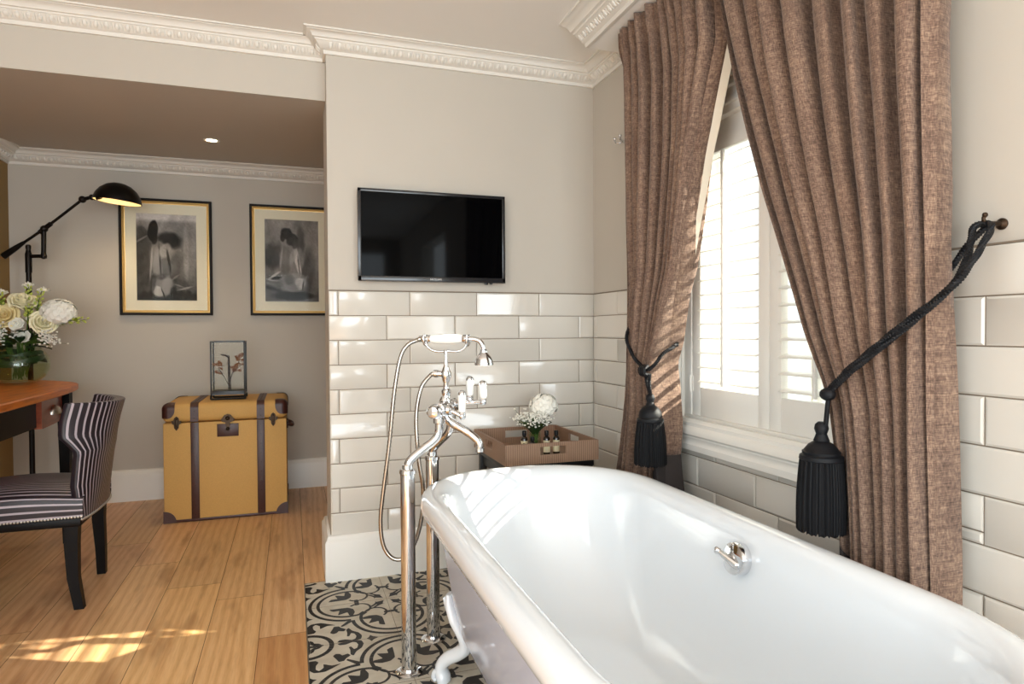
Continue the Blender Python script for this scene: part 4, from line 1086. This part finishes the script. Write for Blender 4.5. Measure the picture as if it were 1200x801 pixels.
b.tube(spline([gc+V3((-.004, 0, .195)), gc+V3((-.02, -.005, .206)), gc+V3((-.045, -.01, .212))], 4), [.006]*4+[.005]*4+[.003], 8)
for pts in ([(0, 0, .02), (-.03, -.01, .08), (-.058, -.02, .13)], [(-.02, -.005, .06), (-.05, .01, .115), (-.070, .015, .105)], [(0, 0, .04), (.02, .01, .11), (.045, .02, .15), (.05, .02, .19)], [(0, 0, .03), (.012, -.01, .09), (.03, -.02, .13)], [(-.002, 0, .17), (-.03, .0, .145), (-.06, -.01, .15)], [(.02, 0, .105), (.05, .0, .135), (.066, .0, .15)]):
    b.tube(spline([gc+V3(p) for p in pts], 4), .0018, 6)
b.make('post_and_twigs', 'twig', tw)
rg = random.Random(12)
for (p, s_) in (((-.052, -.02, .142), 1.1), ((-.066, .01, .150), .9), ((-.062, .0, .098), .9), ((.03, -.015, .125), 1.1), ((.045, .0, .118), .9), ((.048, .02, .192), 1.15), ((.062, .01, .178), .9), ((-.05, .01, .135), .8), ((.062, .0, .150), .7)):
    b = B(); d = V3((rg.uniform(-1, 1), rg.uniform(-.5, .5), rg.uniform(-.2, .9)))
    leaf_blade(b, gc+V3(p), d, .036*s_, .011*s_, bend=.3, up=V3((.2, -1, .2))); leaf_blade(b, gc+V3(p), V3((-d.x, d.y, d.z*.6-.2)), .026*s_, .009*s_, bend=-.3, up=V3((.2, -1, .2)))
    b.make('dry_leaf', 'wing', tw, smooth=70)

# ------------------------------------------------------------------ writing desk
DZ = .800
def dout(o=0.):
    pts = []
    half = [(-2.385, .30), (-2.386, .55), (-2.398, .80), (-2.418, .98), (-2.436, 1.06), (-2.470, 1.13), (-2.52, 1.20), (-2.60, 1.29), (-2.70, 1.37), (-2.82, 1.425), (-2.94, 1.445)]
    cy = .30; cx = -2.8
    full = [(x, y) for x, y in half]+[]
    mir = [(x, 2*cy-y) for x, y in half[1:]][::-1]
    out = mir+full
    if o: out = [(x-o if x > -2.93 else x, y-math.copysign(min(o, abs(y-cy)*.5), y-cy)) for x, y in out]
    return out
t = thing('writing_desk', 'bow-fronted wooden desk with black frame under the flower bowl', 'desk', (-2.68, .30, 0))
b = B(); oo = dout(); ii = dout(.006)
r0 = b.ring([(x, y, .767) for x, y in ii]); r1 = b.ring([(x, y, .772) for x, y in oo]); r2 = b.ring([(x, y, .795) for x, y in oo]); r3 = b.ring([(x, y, DZ) for x, y in ii])
for p, q in ((r0, r1), (r1, r2), (r2, r3)): b.bridge(p, q)
b.face(r3); b.face(r0[::-1]); b.make('desk_top', 'cherry', t, smooth=30)
# black apron following the bow, its drawer fronts let in
ap_ = dout(.055)
b = B()
def apron(z0, z1, o, th, y0, y1, mi=0):
    P = [p for p in dout(o) if y0 <= p[1] <= y1]
    a = b.ring([(x, y, z0) for x, y in P]); c = b.ring([(x, y, z1) for x, y in P]); d = b.ring([(x-th, y, z1) for x, y in P]); e = b.ring([(x-th, y, z0) for x, y in P])
    for p, q in ((a, c), (c, d), (d, e), (e, a)): b.bridge(p, q, mi, closed=False)
    b.face([a[0], c[0], d[0], e[0]], mi); b.face([a[-1], c[-1], d[-1], e[-1]], mi)
apron(.640, .767, .070, .02, -.9, 1.2)
b.box((-2.94, -.78, .64), (-2.90, 1.34, .767)); b.box((-2.90, 1.10, .64), (-2.53, 1.12, .767)); b.box((-2.90, -.52, .64), (-2.53, -.50, .767)); b.make('apron', 'ebony', t, smooth=30)
for sgn, nm in ((1, 'near'), (-1, 'far')):
    y0, y1 = (.545, .905) if sgn > 0 else (-.305, .055)
    b = B()
    def fx(y): return interp(sorted([(p[1], p[0]) for p in dout(.050)]), y)[0]
    ys = [y0+(y1-y0)*k/8 for k in range(9)]
    f0 = b.ring([(fx(y), y, .632) for y in ys]); f1 = b.ring([(fx(y), y, .764) for y in ys]); g0 = b.ring([(fx(y)-.03, y, .632) for y in ys]); g1 = b.ring([(fx(y)-.03, y, .764) for y in ys])
    for p, q in ((f0, f1), (f1, g1), (g1, g0), (g0, f0)): b.bridge(p, q, closed=False)
    b.face([f0[0], f1[0], g1[0], g0[0]]); b.face([f0[-1], f1[-1], g1[-1], g0[-1]])
    dr = b.make('drawer', 'mahog', t, smooth=30)
    b = B(); yc = (y0+y1)/2; xc = fx(yc)
    b.grid(lambda u, v_: V3((xc+.001+.028*sin(pi*u)*sin(pi/2*v_), yc-.047*cos(pi*u), .684+.038*sin(pi*u)*cos(pi/2*v_))), 16, 8)
    b.grid(lambda u, v_: V3((xc+.001+.028*sin(pi*u)*(1-.0*v_), yc-.047*cos(pi*u), .684-.004*v_)), 16, 1)
    b.make('cup_handle', 'nickel', dr, smooth=60)
for (x, y) in ((-2.470, .965), (-2.470, -.365), (-2.88, 1.20), (-2.88, -.60)):
    b = B(); r = []
    for z, h in ((0, .015), (.64, .026), (.766, .026)): r.append(b.ring([(x+sx*h, y+sy*h, z) for sx, sy in ((-1, -1), (1, -1), (1, 1), (-1, 1))]))
    for p, q in zip(r, r[1:]): b.bridge(p, q)
    b.face(r[0][::-1]); b.face(r[-1]); b.make('leg', 'ebony', t, smooth=20)

# ------------------------------------------------------------------ chair
CY, CW = .236, .213
t = thing('dining_chair', 'striped satin chair with a curved back and black legs at the desk', 'chair', (-2.36, CY, 0))
def xr(z): return interp([(.34, -2.135), (.45, -2.115), (.56, -2.10), (.70, -2.073), (.79, -2.050)], z)[0]
def dep(z): return interp([(.34, .018), (.40, .040), (.47, .062), (.55, .066), (.60, .070), (.635, .105), (.66, .134), (.72, .142), (.80, .142)], z)[0]
def zt_(s_): return .785+.012*s_*s_-.018*(1-s_*s_)*0
b = B()
def bk(s_, f, inner):
    top = .782+.010*abs(s_)**2; z = .335+(top-.335)*f
    d = dep(z); x = xr(z)-d*abs(s_)**2.6; y = CY+CW*s_*(1-.04*abs(s_)**8)
    th = .052*(1-.55*abs(s_)**6)*(1-.2*f)
    if inner: 
        x -= th; y -= s_*th*.55*abs(s_)**2
    return V3((x, y, z))
NS, NF = 44, 34
uvf = lambda u, v_: ((u-.5)*2*(CW+.09)+.0165, v_)
o_ = b.grid(lambda u, v_: bk(u*2-1, v_, False), NS, NF, 0, uvf)
i_ = b.grid(lambda u, v_: bk(u*2-1, v_, True), NS, NF, 0, uvf)
def strip(A, C, flip=False):
    for k in range(len(A)-1):
        f = b.face((A[k], A[k+1], C[k+1], C[k]))
        if f:
            for lp in f.loops:
                lp[b.uvl].uv = (0, 0)
                for l2 in lp.vert.link_loops:
                    if l2[b.uvl].uv.length > 0: lp[b.uvl].uv = l2[b.uvl].uv; break
strip(o_[-1], i_[-1]); strip(o_[0], i_[0]); strip([r[0] for r in o_], [r[0] for r in i_]); strip([r[-1] for r in o_], [r[-1] for r in i_])
bk_o = b.make('backrest', 'stripe', t, smooth=60)
md = bk_o.modifiers.new('round', 'BEVEL'); md.width = .012; md.segments = 3; md.limit_method = 'ANGLE'
# seat: rounded cushion, stripes running front to back
b = B(); sx0, sx1 = -2.640, -2.150
def seat(u, v_):
    a = -.02+1.04*v_*1.0; x = sx0+(sx1-sx0)*u
    hw = (.205+.028*(1-u))*(1-.25*max(0, .10-u)/.10*max(0, .1-u)/.1); top = .455+.020*sin(pi*min(1, u*1.02))-.10*max(0, .08-u)/.08*max(0, .08-u)/.08
    w = (v_-.5)*2; ex = 3.4
    y = CY+hw*math.copysign(min(1, abs(w)*1.28)**1, w) if abs(w) < .72 else CY+math.copysign(hw*(1-.03*((abs(w)-.72)/.28)), w)
    if abs(w) < .78:
        f = min(1, abs(w)/.78); yy = CY+math.copysign(hw*(f*.97 if f < .9 else .873+.127*sin((f-.9)/.1*pi/2)), w); zz = top-.035*f**4
    else:
        f = (abs(w)-.78)/.22; yy = CY+math.copysign(hw*(1+.012*sin(pi*f)), w); zz = (top-.035)-(top-.035-.352)*f
    return V3((x, yy, zz))
b.grid(seat, 26, 40, 0, lambda u, v_: ((v_-.5)*.72+.004, u))
b.grid(lambda u, v_: V3((sx0+.004, seat(.0, v_).y, .352+(seat(0, v_).z-.352)*u)), 4, 40, 0, lambda u, v_: ((v_-.5)*.72, u))
b.box((sx0+.01, CY-.2, .345), (sx1, CY+.2, .36)); b.make('seat', 'stripe', t, smooth=50)
b = B(); b.box((sx0+.01, CY-.208, .318), (sx1-.006, CY+.208, .352), 0, .006); b.make('seat_rail', 'ebony', t)
b = B()
for k in range(46):
    x = sx0+.01+k*(sx1-sx0-.015)/45
    for s_ in (-1, 1): b.ball((x, seat((x-sx0)/(sx1-sx0), 1).y if s_ > 0 else seat((x-sx0)/(sx1-sx0), 0).y, .355), .0046, 6, 0, (1, .7, 1))
for k in range(40):
    s_ = -1+2*k/39; p = bk(s_, .03, False); b.ball(p+V3((.001, 0, -.004)), .0046, 6)
b.make('nailhead_trim', 'nickel', t)
for sy, yb_, fx_ in ((-1, .055, -2.167), (1, .418, -2.188)):
    b = B(); fy = .041 if sy < 0 else .432; r = []
    for x, y, z, h in ((-2.190, yb_+.002, .345, .022), (-2.193, yb_, .25, .0215), (-2.188, (yb_*.6+fy*.4), .12, .018), (fx_, fy, .0, .0155)): r.append(b.ring([(x+ax*h*1.05, y+ay*h, z) for ax, ay in ((-1, -1), (1, -1), (1, 1), (-1, 1))]))
    for p, q in zip(r, r[1:]): b.bridge(p, q)
    b.face(r[0][::-1]); b.face(r[-1]); b.make('leg', 'ebony', t, smooth=20)
for sy in (-1, 1):
    b = B(); r = []; y = CY+sy*.190
    for x, z, h in ((-2.600, .345, .022), (-2.602, .2, .019), (-2.605, 0, .014)): r.append(b.ring([(x+ax*h, y+ay*h, z) for ax, ay in ((-1, -1), (1, -1), (1, 1), (-1, 1))]))
    for p, q in zip(r, r[1:]): b.bridge(p, q)
    b.face(r[0][::-1]); b.face(r[-1]); b.make('leg', 'ebony', t, smooth=20)

# ------------------------------------------------------------------ floor lamp behind the desk
lx, ly = -2.790, 1.512
t = thing('floor_lamp', 'dark bronze swing-arm reading lamp switched on behind the flowers', 'lamp', (lx, ly, 0))
b = B(); b.lathe([(.001, 0), (.115, 0), (.118, .006), (.112, .014), (.05, .022), (.022, .03), (.014, .05)], (lx, ly, 0), seg=40); b.make('base', 'bronze', t)
b = B(); b.lathe([(.0135, .03), (.0135, 1.40), (.0165, 1.40), (.0165, 1.505), (.0135, 1.515), (.011, 1.530), (.0135, 1.538), (.0135, 1.552), (.009, 1.558), (.001, 1.559)], (lx, ly, 0), seg=20); b.make('pole', 'bronze', t)
A = V3((-2.709, 1.486, 1.493))
b = B(); b.tube([(lx, ly, 1.493), A], .0105, 14); b.ball(A, .0175, 12); b.tube([A-V3((0, 0, .012)), A+V3((0, 0, .020)), V3((-2.706, 1.486, 1.640))], [.016, .0125, .0125], 14); b.ball((-2.704, 1.486, 1.647), .020, 14); b.make('crank_arm', 'bronze', t)
J = V3((-2.704, 1.486, 1.647)); E_ = V3((-2.497, 1.418, 1.812)); W_ = V3((-2.923, 1.556, 1.494))
b = B(); b.tube([J.lerp(W_, .55), J, E_], .0075, 12); b.tube([J.lerp(W_, .5), J.lerp(W_, .7), W_], [.0095, .015, .0185], 16)
b.tube([J.lerp(E_, -.12), J.lerp(E_, .18)], .0125, 12); b.make('swing_arm', 'bronze', t)
b = B(); b.ball(E_, .020, 14); b.tube([E_, E_+V3((.040, -.013, .010)), V3((-2.432, 1.397, 1.822))], [.011, .010, .012], 12); b.ball(V3((-2.446, 1.401, 1.824)), .017, 12); b.make('knuckle', 'bronze', t)
sc_ = V3((-2.311, 1.356, 1.795)); ax = V3((-.12, .02, 1)).normalized()
ax = V3((.10, -.03, 1)).normalized()
prof_o = [(.122, .0), (.121, .012), (.112, .040), (.092, .070), (.062, .094), (.030, .106), (.001, .108)]
b = B(); b.lathe(prof_o, sc_, ax, 36, 0, cap=False); b.lathe([(.118, .0015), (.117, .012), (.108, .038), (.088, .066), (.058, .089), (.028, .100), (.001, .102)], sc_, ax, 36, 1, cap=False)
b.lathe([(.122, 0), (.118, .0015)], sc_, ax, 36, 0, cap=False); b.tube([V3((-2.436, 1.398, 1.822)), V3((-2.400, 1.386, 1.830))], .016, 12)
b.make('lamp_shade', ['bronze', 'shade_in'], t, smooth=60)
b = B(); b.ball(sc_+ax*.052, .030, 14); b.tube([sc_+ax*.075, sc_+ax*.10], .014, 10); b.make('bulb', 'bulb', t)

# ------------------------------------------------------------------ flowers on the desk
VX, VY, VZ = -2.715, 1.13, DZ
t = thing('flower_bowl', 'round glass bowl of water and green leaves on the desk', 'vase', (VX, VY, VZ))
R = .134
b = B(); b.lathe([(.058, .0), (.085, .008), (.115, .035), (.132, .075), (.134, .105), (.126, .140), (.108, .168), (.098, .180), (.095, .190), (.092, .190), (.095, .180), (.105, .167), (.123, .139), (.131, .105), (.129, .076), (.112, .037), (.083, .012), (.0, .006)], (VX, VY, VZ+.0005), seg=40, cap=False); b.make('bowl', 'vaseglass', t, smooth=60)
b = B(); b.lathe([(.001, .0075), (.082, .0135), (.111, .038), (.1275, .077), (.1295, .100), (.001, .100)], (VX, VY, VZ), seg=36, cap=False); b.make('water', 'water', t, smooth=40)
b = B(); rg = random.Random(21)
for k in range(18):
    a = rg.uniform(0, 6.28); z = rg.uniform(.10, .160); rr = math.sqrt(max(.0, .134**2-(z-.10)**2*1.4))-.016
    def fn(u, v_, a=a, z=z, rr=rr, w=rg.uniform(.008, .016), tl=rg.uniform(-.02, .035)):
        q = a+v_*1.7; wd = w*sin(pi*min(1, v_*.95+.03)); return V3((VX+(rr-abs(tl)*v_*.3)*cos(q), VY+(rr-abs(tl)*v_*.3)*sin(q), VZ+z+tl*v_+(u-.5)*2*wd))
    b.grid(fn, 3, 10)
b.make('wound_leaves', 'leaf', t, smooth=70)
b = B()
for k in range(22):
    a = rg.uniform(0, 6.28); r0 = rg.uniform(.0, .075); r1 = r0*1.3+.02; p = V3((VX+r0*.6*cos(a+1), VY+r0*.6*sin(a+1), VZ+rg.uniform(.02, .05))); q = V3((VX+r1*cos(a), VY+r1*sin(a), VZ+.27)); b.tube([p, p.lerp(q, .5), q], .0028, 6)
b.make('stems', 'stem', t)
b = B()
for k in range(46):
    a = rg.uniform(0, 6.28); r0 = rg.uniform(.03, .085); p = V3((VX+r0*cos(a), VY+r0*sin(a), VZ+rg.uniform(.18, .27))); leaf_blade(b, p, (cos(a), sin(a), rg.uniform(-.25, .7)), rg.uniform(.06, .11), rg.uniform(.014, .024), bend=rg.uniform(.1, .5))
b.make('leaves', 'leaf', t, smooth=70)
GF = 'flowers in the desk bowl'
cam_d = V3((.32, -.93, .1))
bloom('rose', (-2.760, 1.075, 1.150), cam_d+V3((-.2, 0, .35)), .062, 'pp', 'peach rose at the left edge of the desk bouquet', 'flower', grp=GF)
bloom('rose', (-2.683, 1.10, 1.228), cam_d+V3((0, .2, .9)), .060, 'pc', 'cream rose in the top middle of the desk bouquet', 'flower', grp=GF)
bloom('rose', (-2.575, 1.035, 1.115), cam_d+V3((.2, 0, .25)), .056, 'pc', 'cream rose in front of the white hydrangea', 'flower', grp=GF)
hydrangea((-2.520, 1.075, 1.160), .082, 'white hydrangea head on the right of the desk bouquet', grp=GF)
for (p, ax, r, lb) in (((-2.700, 1.055, 1.108), (0, -1, .5), .034, 'white lisianthus bloom below the top cream rose'), ((-2.668, 1.035, 1.045), (.1, -1, .2), .033, 'lowest white lisianthus bloom, just above the bowl'), ((-2.640, 1.075, 1.135), (.1, -1, .5), .024, 'small white bloom between the cream roses'), ((-2.60, 1.12, 1.285), (.1, -.2, 1), .026, 'white flared bloom standing highest on the right of the bouquet'), ((-2.676, 1.15, 1.312), (0, -.2, 1), .026, 'white flared bloom standing highest, in front of the lamp pole'), ((-2.785, 1.13, 1.270), (0, -.3, 1), .028, 'white flared bloom standing high at the left of the bouquet')):
    bloom('lisianthus', p, ax, r, 'pw', lb, 'flower', layers=(3, 5, 6), grp=GF, op=.7)
def spray(root, tip, n, label, sz=.013):
    root, tip = V3(root), V3(tip); b = B(); rg = random.Random(label); P = spline([root, root.lerp(tip, .5)+V3((0, 0, .015)), tip], 8)
    b.tube(P, [.003-.0015*k/len(P) for k in range(len(P))], 6, 1)
    for k in range(n):
        f = .45+.55*k/(n-1); p = root.lerp(tip, f)+V3((0, 0, .015*(1-abs(2*f-1)))); a = k*2.4; d = (tip-root).normalized(); e1 = d.orthogonal().normalized(); e2 = d.cross(e1)
        o = (e1*cos(a)+e2*sin(a)); q = p+o*sz*1.0+d*sz*.6; ax = (o*.7+d).normalized(); mt = V3((0, 0, 1)).rotation_difference(ax).to_matrix()
        b.ball(q, sz*.5*(1.35-.6*f), 8, 0, (1, 1, 1.6), mt)
    for k in range(8): 
        f = rg.uniform(.2, .9); a = rg.uniform(0, 6.28); leaf_blade(b, root.lerp(tip, f), (tip-root).normalized()+V3((cos(a)*.8, sin(a)*.8, .3)), .036, .007, 2)
    o = b.make('snapdragon_spray', ['bud', 'stem', 'leaf2'], smooth=60); tag(o, label, 'flower', GF); return o
spray((-2.58, 1.09, 1.08), (-2.385, 1.005, 1.125), 14, 'yellow-green bud spray reaching out to the right of the bouquet')
spray((-2.64, 1.11, 1.10), (-2.600, 1.09, 1.272), 12, 'yellow-green bud spray upright under the right high bloom')
spray((-2.68, 1.13, 1.12), (-2.665, 1.12, 1.298), 12, 'yellow-green bud spray upright in front of the lamp pole')
spray((-2.77, 1.12, 1.10), (-2.782, 1.10, 1.262), 12, 'yellow-green bud spray upright at the left of the bouquet')
spray((-2.66, 1.07, 1.06), (-2.635, 1.03, 1.19), 12, 'yellow-green bud spray in the heart of the bouquet')
gyps([(-2.785, 1.03, 1.065), (-2.75, 1.02, 1.05), (-2.80, 1.05, 1.03)], "baby's breath at the lower left of the desk bouquet", 46, .022, (-2.72, 1.10, 1.0), .0058)
gyps([(-2.575, 1.03, 1.035), (-2.545, 1.05, 1.020), (-2.56, 1.04, 1.06)], "baby's breath under the desk hydrangea", 40, .020, (-2.68, 1.10, 1.0), .0058)

# ------------------------------------------------------------------ downlights
def zalc(y): return ZB0+(ZB1-ZB0)*(y-.09)/(YB-.0+.1-.09)
def downlight(x, y, label, seen=True):
    z = zalc(y)
    t = thing('ceiling_downlight', label, 'ceiling light', (x, y, z))
    nrm = V3((0, .0556, -1)).normalized()
    b = B(); b.lathe([(.026, -.004), (.030, .001), (.040, .003), (.042, .0), (.042, -.002)], (x, y, z), nrm, 30, cap=False); b.make('trim_ring', 'white', t)
    b = B(); b.lathe([(.001, .0015), (.027, .0012), (.027, -.002)], (x, y, z), nrm, 24, cap=False); b.make('lamp', 'spot', t)
    l = bpy.data.lights.new('downlight_beam', 'SPOT'); l.energy = 9; l.color = (1, .80, .58); l.spot_size = math.radians(95); l.spot_blend = .7; l.shadow_soft_size = .03
    o = bpy.data.objects.new('downlight_beam', l); col.objects.link(o); o.location = V3((0, 0, -.02)); o.parent = t
downlight(-1.790, 1.07, 'small lit round downlight in the low alcove ceiling')
l = bpy.data.lights.new('reading_lamp_light', 'SPOT'); l.energy = 5; l.color = (1, .78, .50); l.spot_size = math.radians(150); l.spot_blend = .6; l.shadow_soft_size = .03
o = bpy.data.objects.new('reading_lamp_light', l); col.objects.link(o); o.location = sc_+V3((0, 0, .015))

# ------------------------------------------------------------------ daylight and added fill lamps
w = bpy.data.worlds.new('World'); scene.world = w; w.use_nodes = True
bg = w.node_tree.nodes['Background']; bg.inputs['Color'].default_value = (.93, .97, 1, 1); bg.inputs['Strength'].default_value = 1.5
sun = bpy.data.lights.new('sun', 'SUN'); sun.energy = 19.; sun.angle = math.radians(.6); sun.color = (1, .93, .82)
o = bpy.data.objects.new('sun', sun); col.objects.link(o); o.rotation_mode = 'QUATERNION'; o.rotation_quaternion = V3((0, 0, -1)).rotation_difference(V3((-1.75, .59, -1)).normalized())
def area(name, loc, rot, sx, sy, e, c=(1, .98, .95)):
    l = bpy.data.lights.new(name, 'AREA'); l.shape = 'RECTANGLE'; l.size = sx; l.size_y = sy; l.energy = e; l.color = c
    o = bpy.data.objects.new(name, l); col.objects.link(o); o.location = loc; o.rotation_euler = rot; return o
COOL = (.82, .93, 1)
area('south_fill_light', (-1.5, YS-.15, 1.12), (pi/2, 0, 0), 2.6, 1.95, 125, COOL)  # unseen fill lamp, its opening added behind the camera
area('west_fill_light', (XW-.12, -3.5, 1.45), (0, -pi/2, 0), 1.3, 2.2, 42, COOL)  # unseen fill lamp added to brighten the window wall, curtains and bath
area('east_fill_light', (.15, -3.9, 1.3), (0, pi/2, 0), 1.4, 1.2, 60, COOL)  # unseen fill lamp in the added opening down the east wall
area('shuttered_window_daylight', (1.3, -.9, 1.5), (0, pi/2, 0), 2.6, 2.6, 60, (.90, .96, 1))

# ------------------------------------------------------------------ camera
cam = bpy.data.cameras.new('camera'); cam.sensor_fit = 'HORIZONTAL'; cam.sensor_width = 36; cam.lens = 36*757.78/1200; cam.clip_start = .05
co = bpy.data.objects.new('camera', cam); col.objects.link(co)
Rr, Uu, Ff = V3((.94690091, -.32148019, -.0053991)), V3((.01089816, .01530835, .99982343)), V3((.32134078, .94679255, -.01799903))
mw = Matrix(((Rr.x, Uu.x, -Ff.x, -1.38122), (Rr.y, Uu.y, -Ff.y, -2.83626), (Rr.z, Uu.z, -Ff.z, 1.05949), (0, 0, 0, 1)))
co.matrix_world = mw; scene.camera = co
scene.view_settings.view_transform = 'Standard'; scene.view_settings.look = 'None'; scene.view_settings.gamma = 1; scene.view_settings.use_curve_mapping = False
scene.view_settings.exposure = .04
scene.cycles.use_denoising = True
scene.cycles.max_bounces = 10; scene.cycles.diffuse_bounces = 5; scene.cycles.glossy_bounces = 5; scene.cycles.transparent_max_bounces = 16
scene.cycles.caustics_reflective = False; scene.cycles.caustics_refractive = False; scene.cycles.sample_clamp_indirect = 6
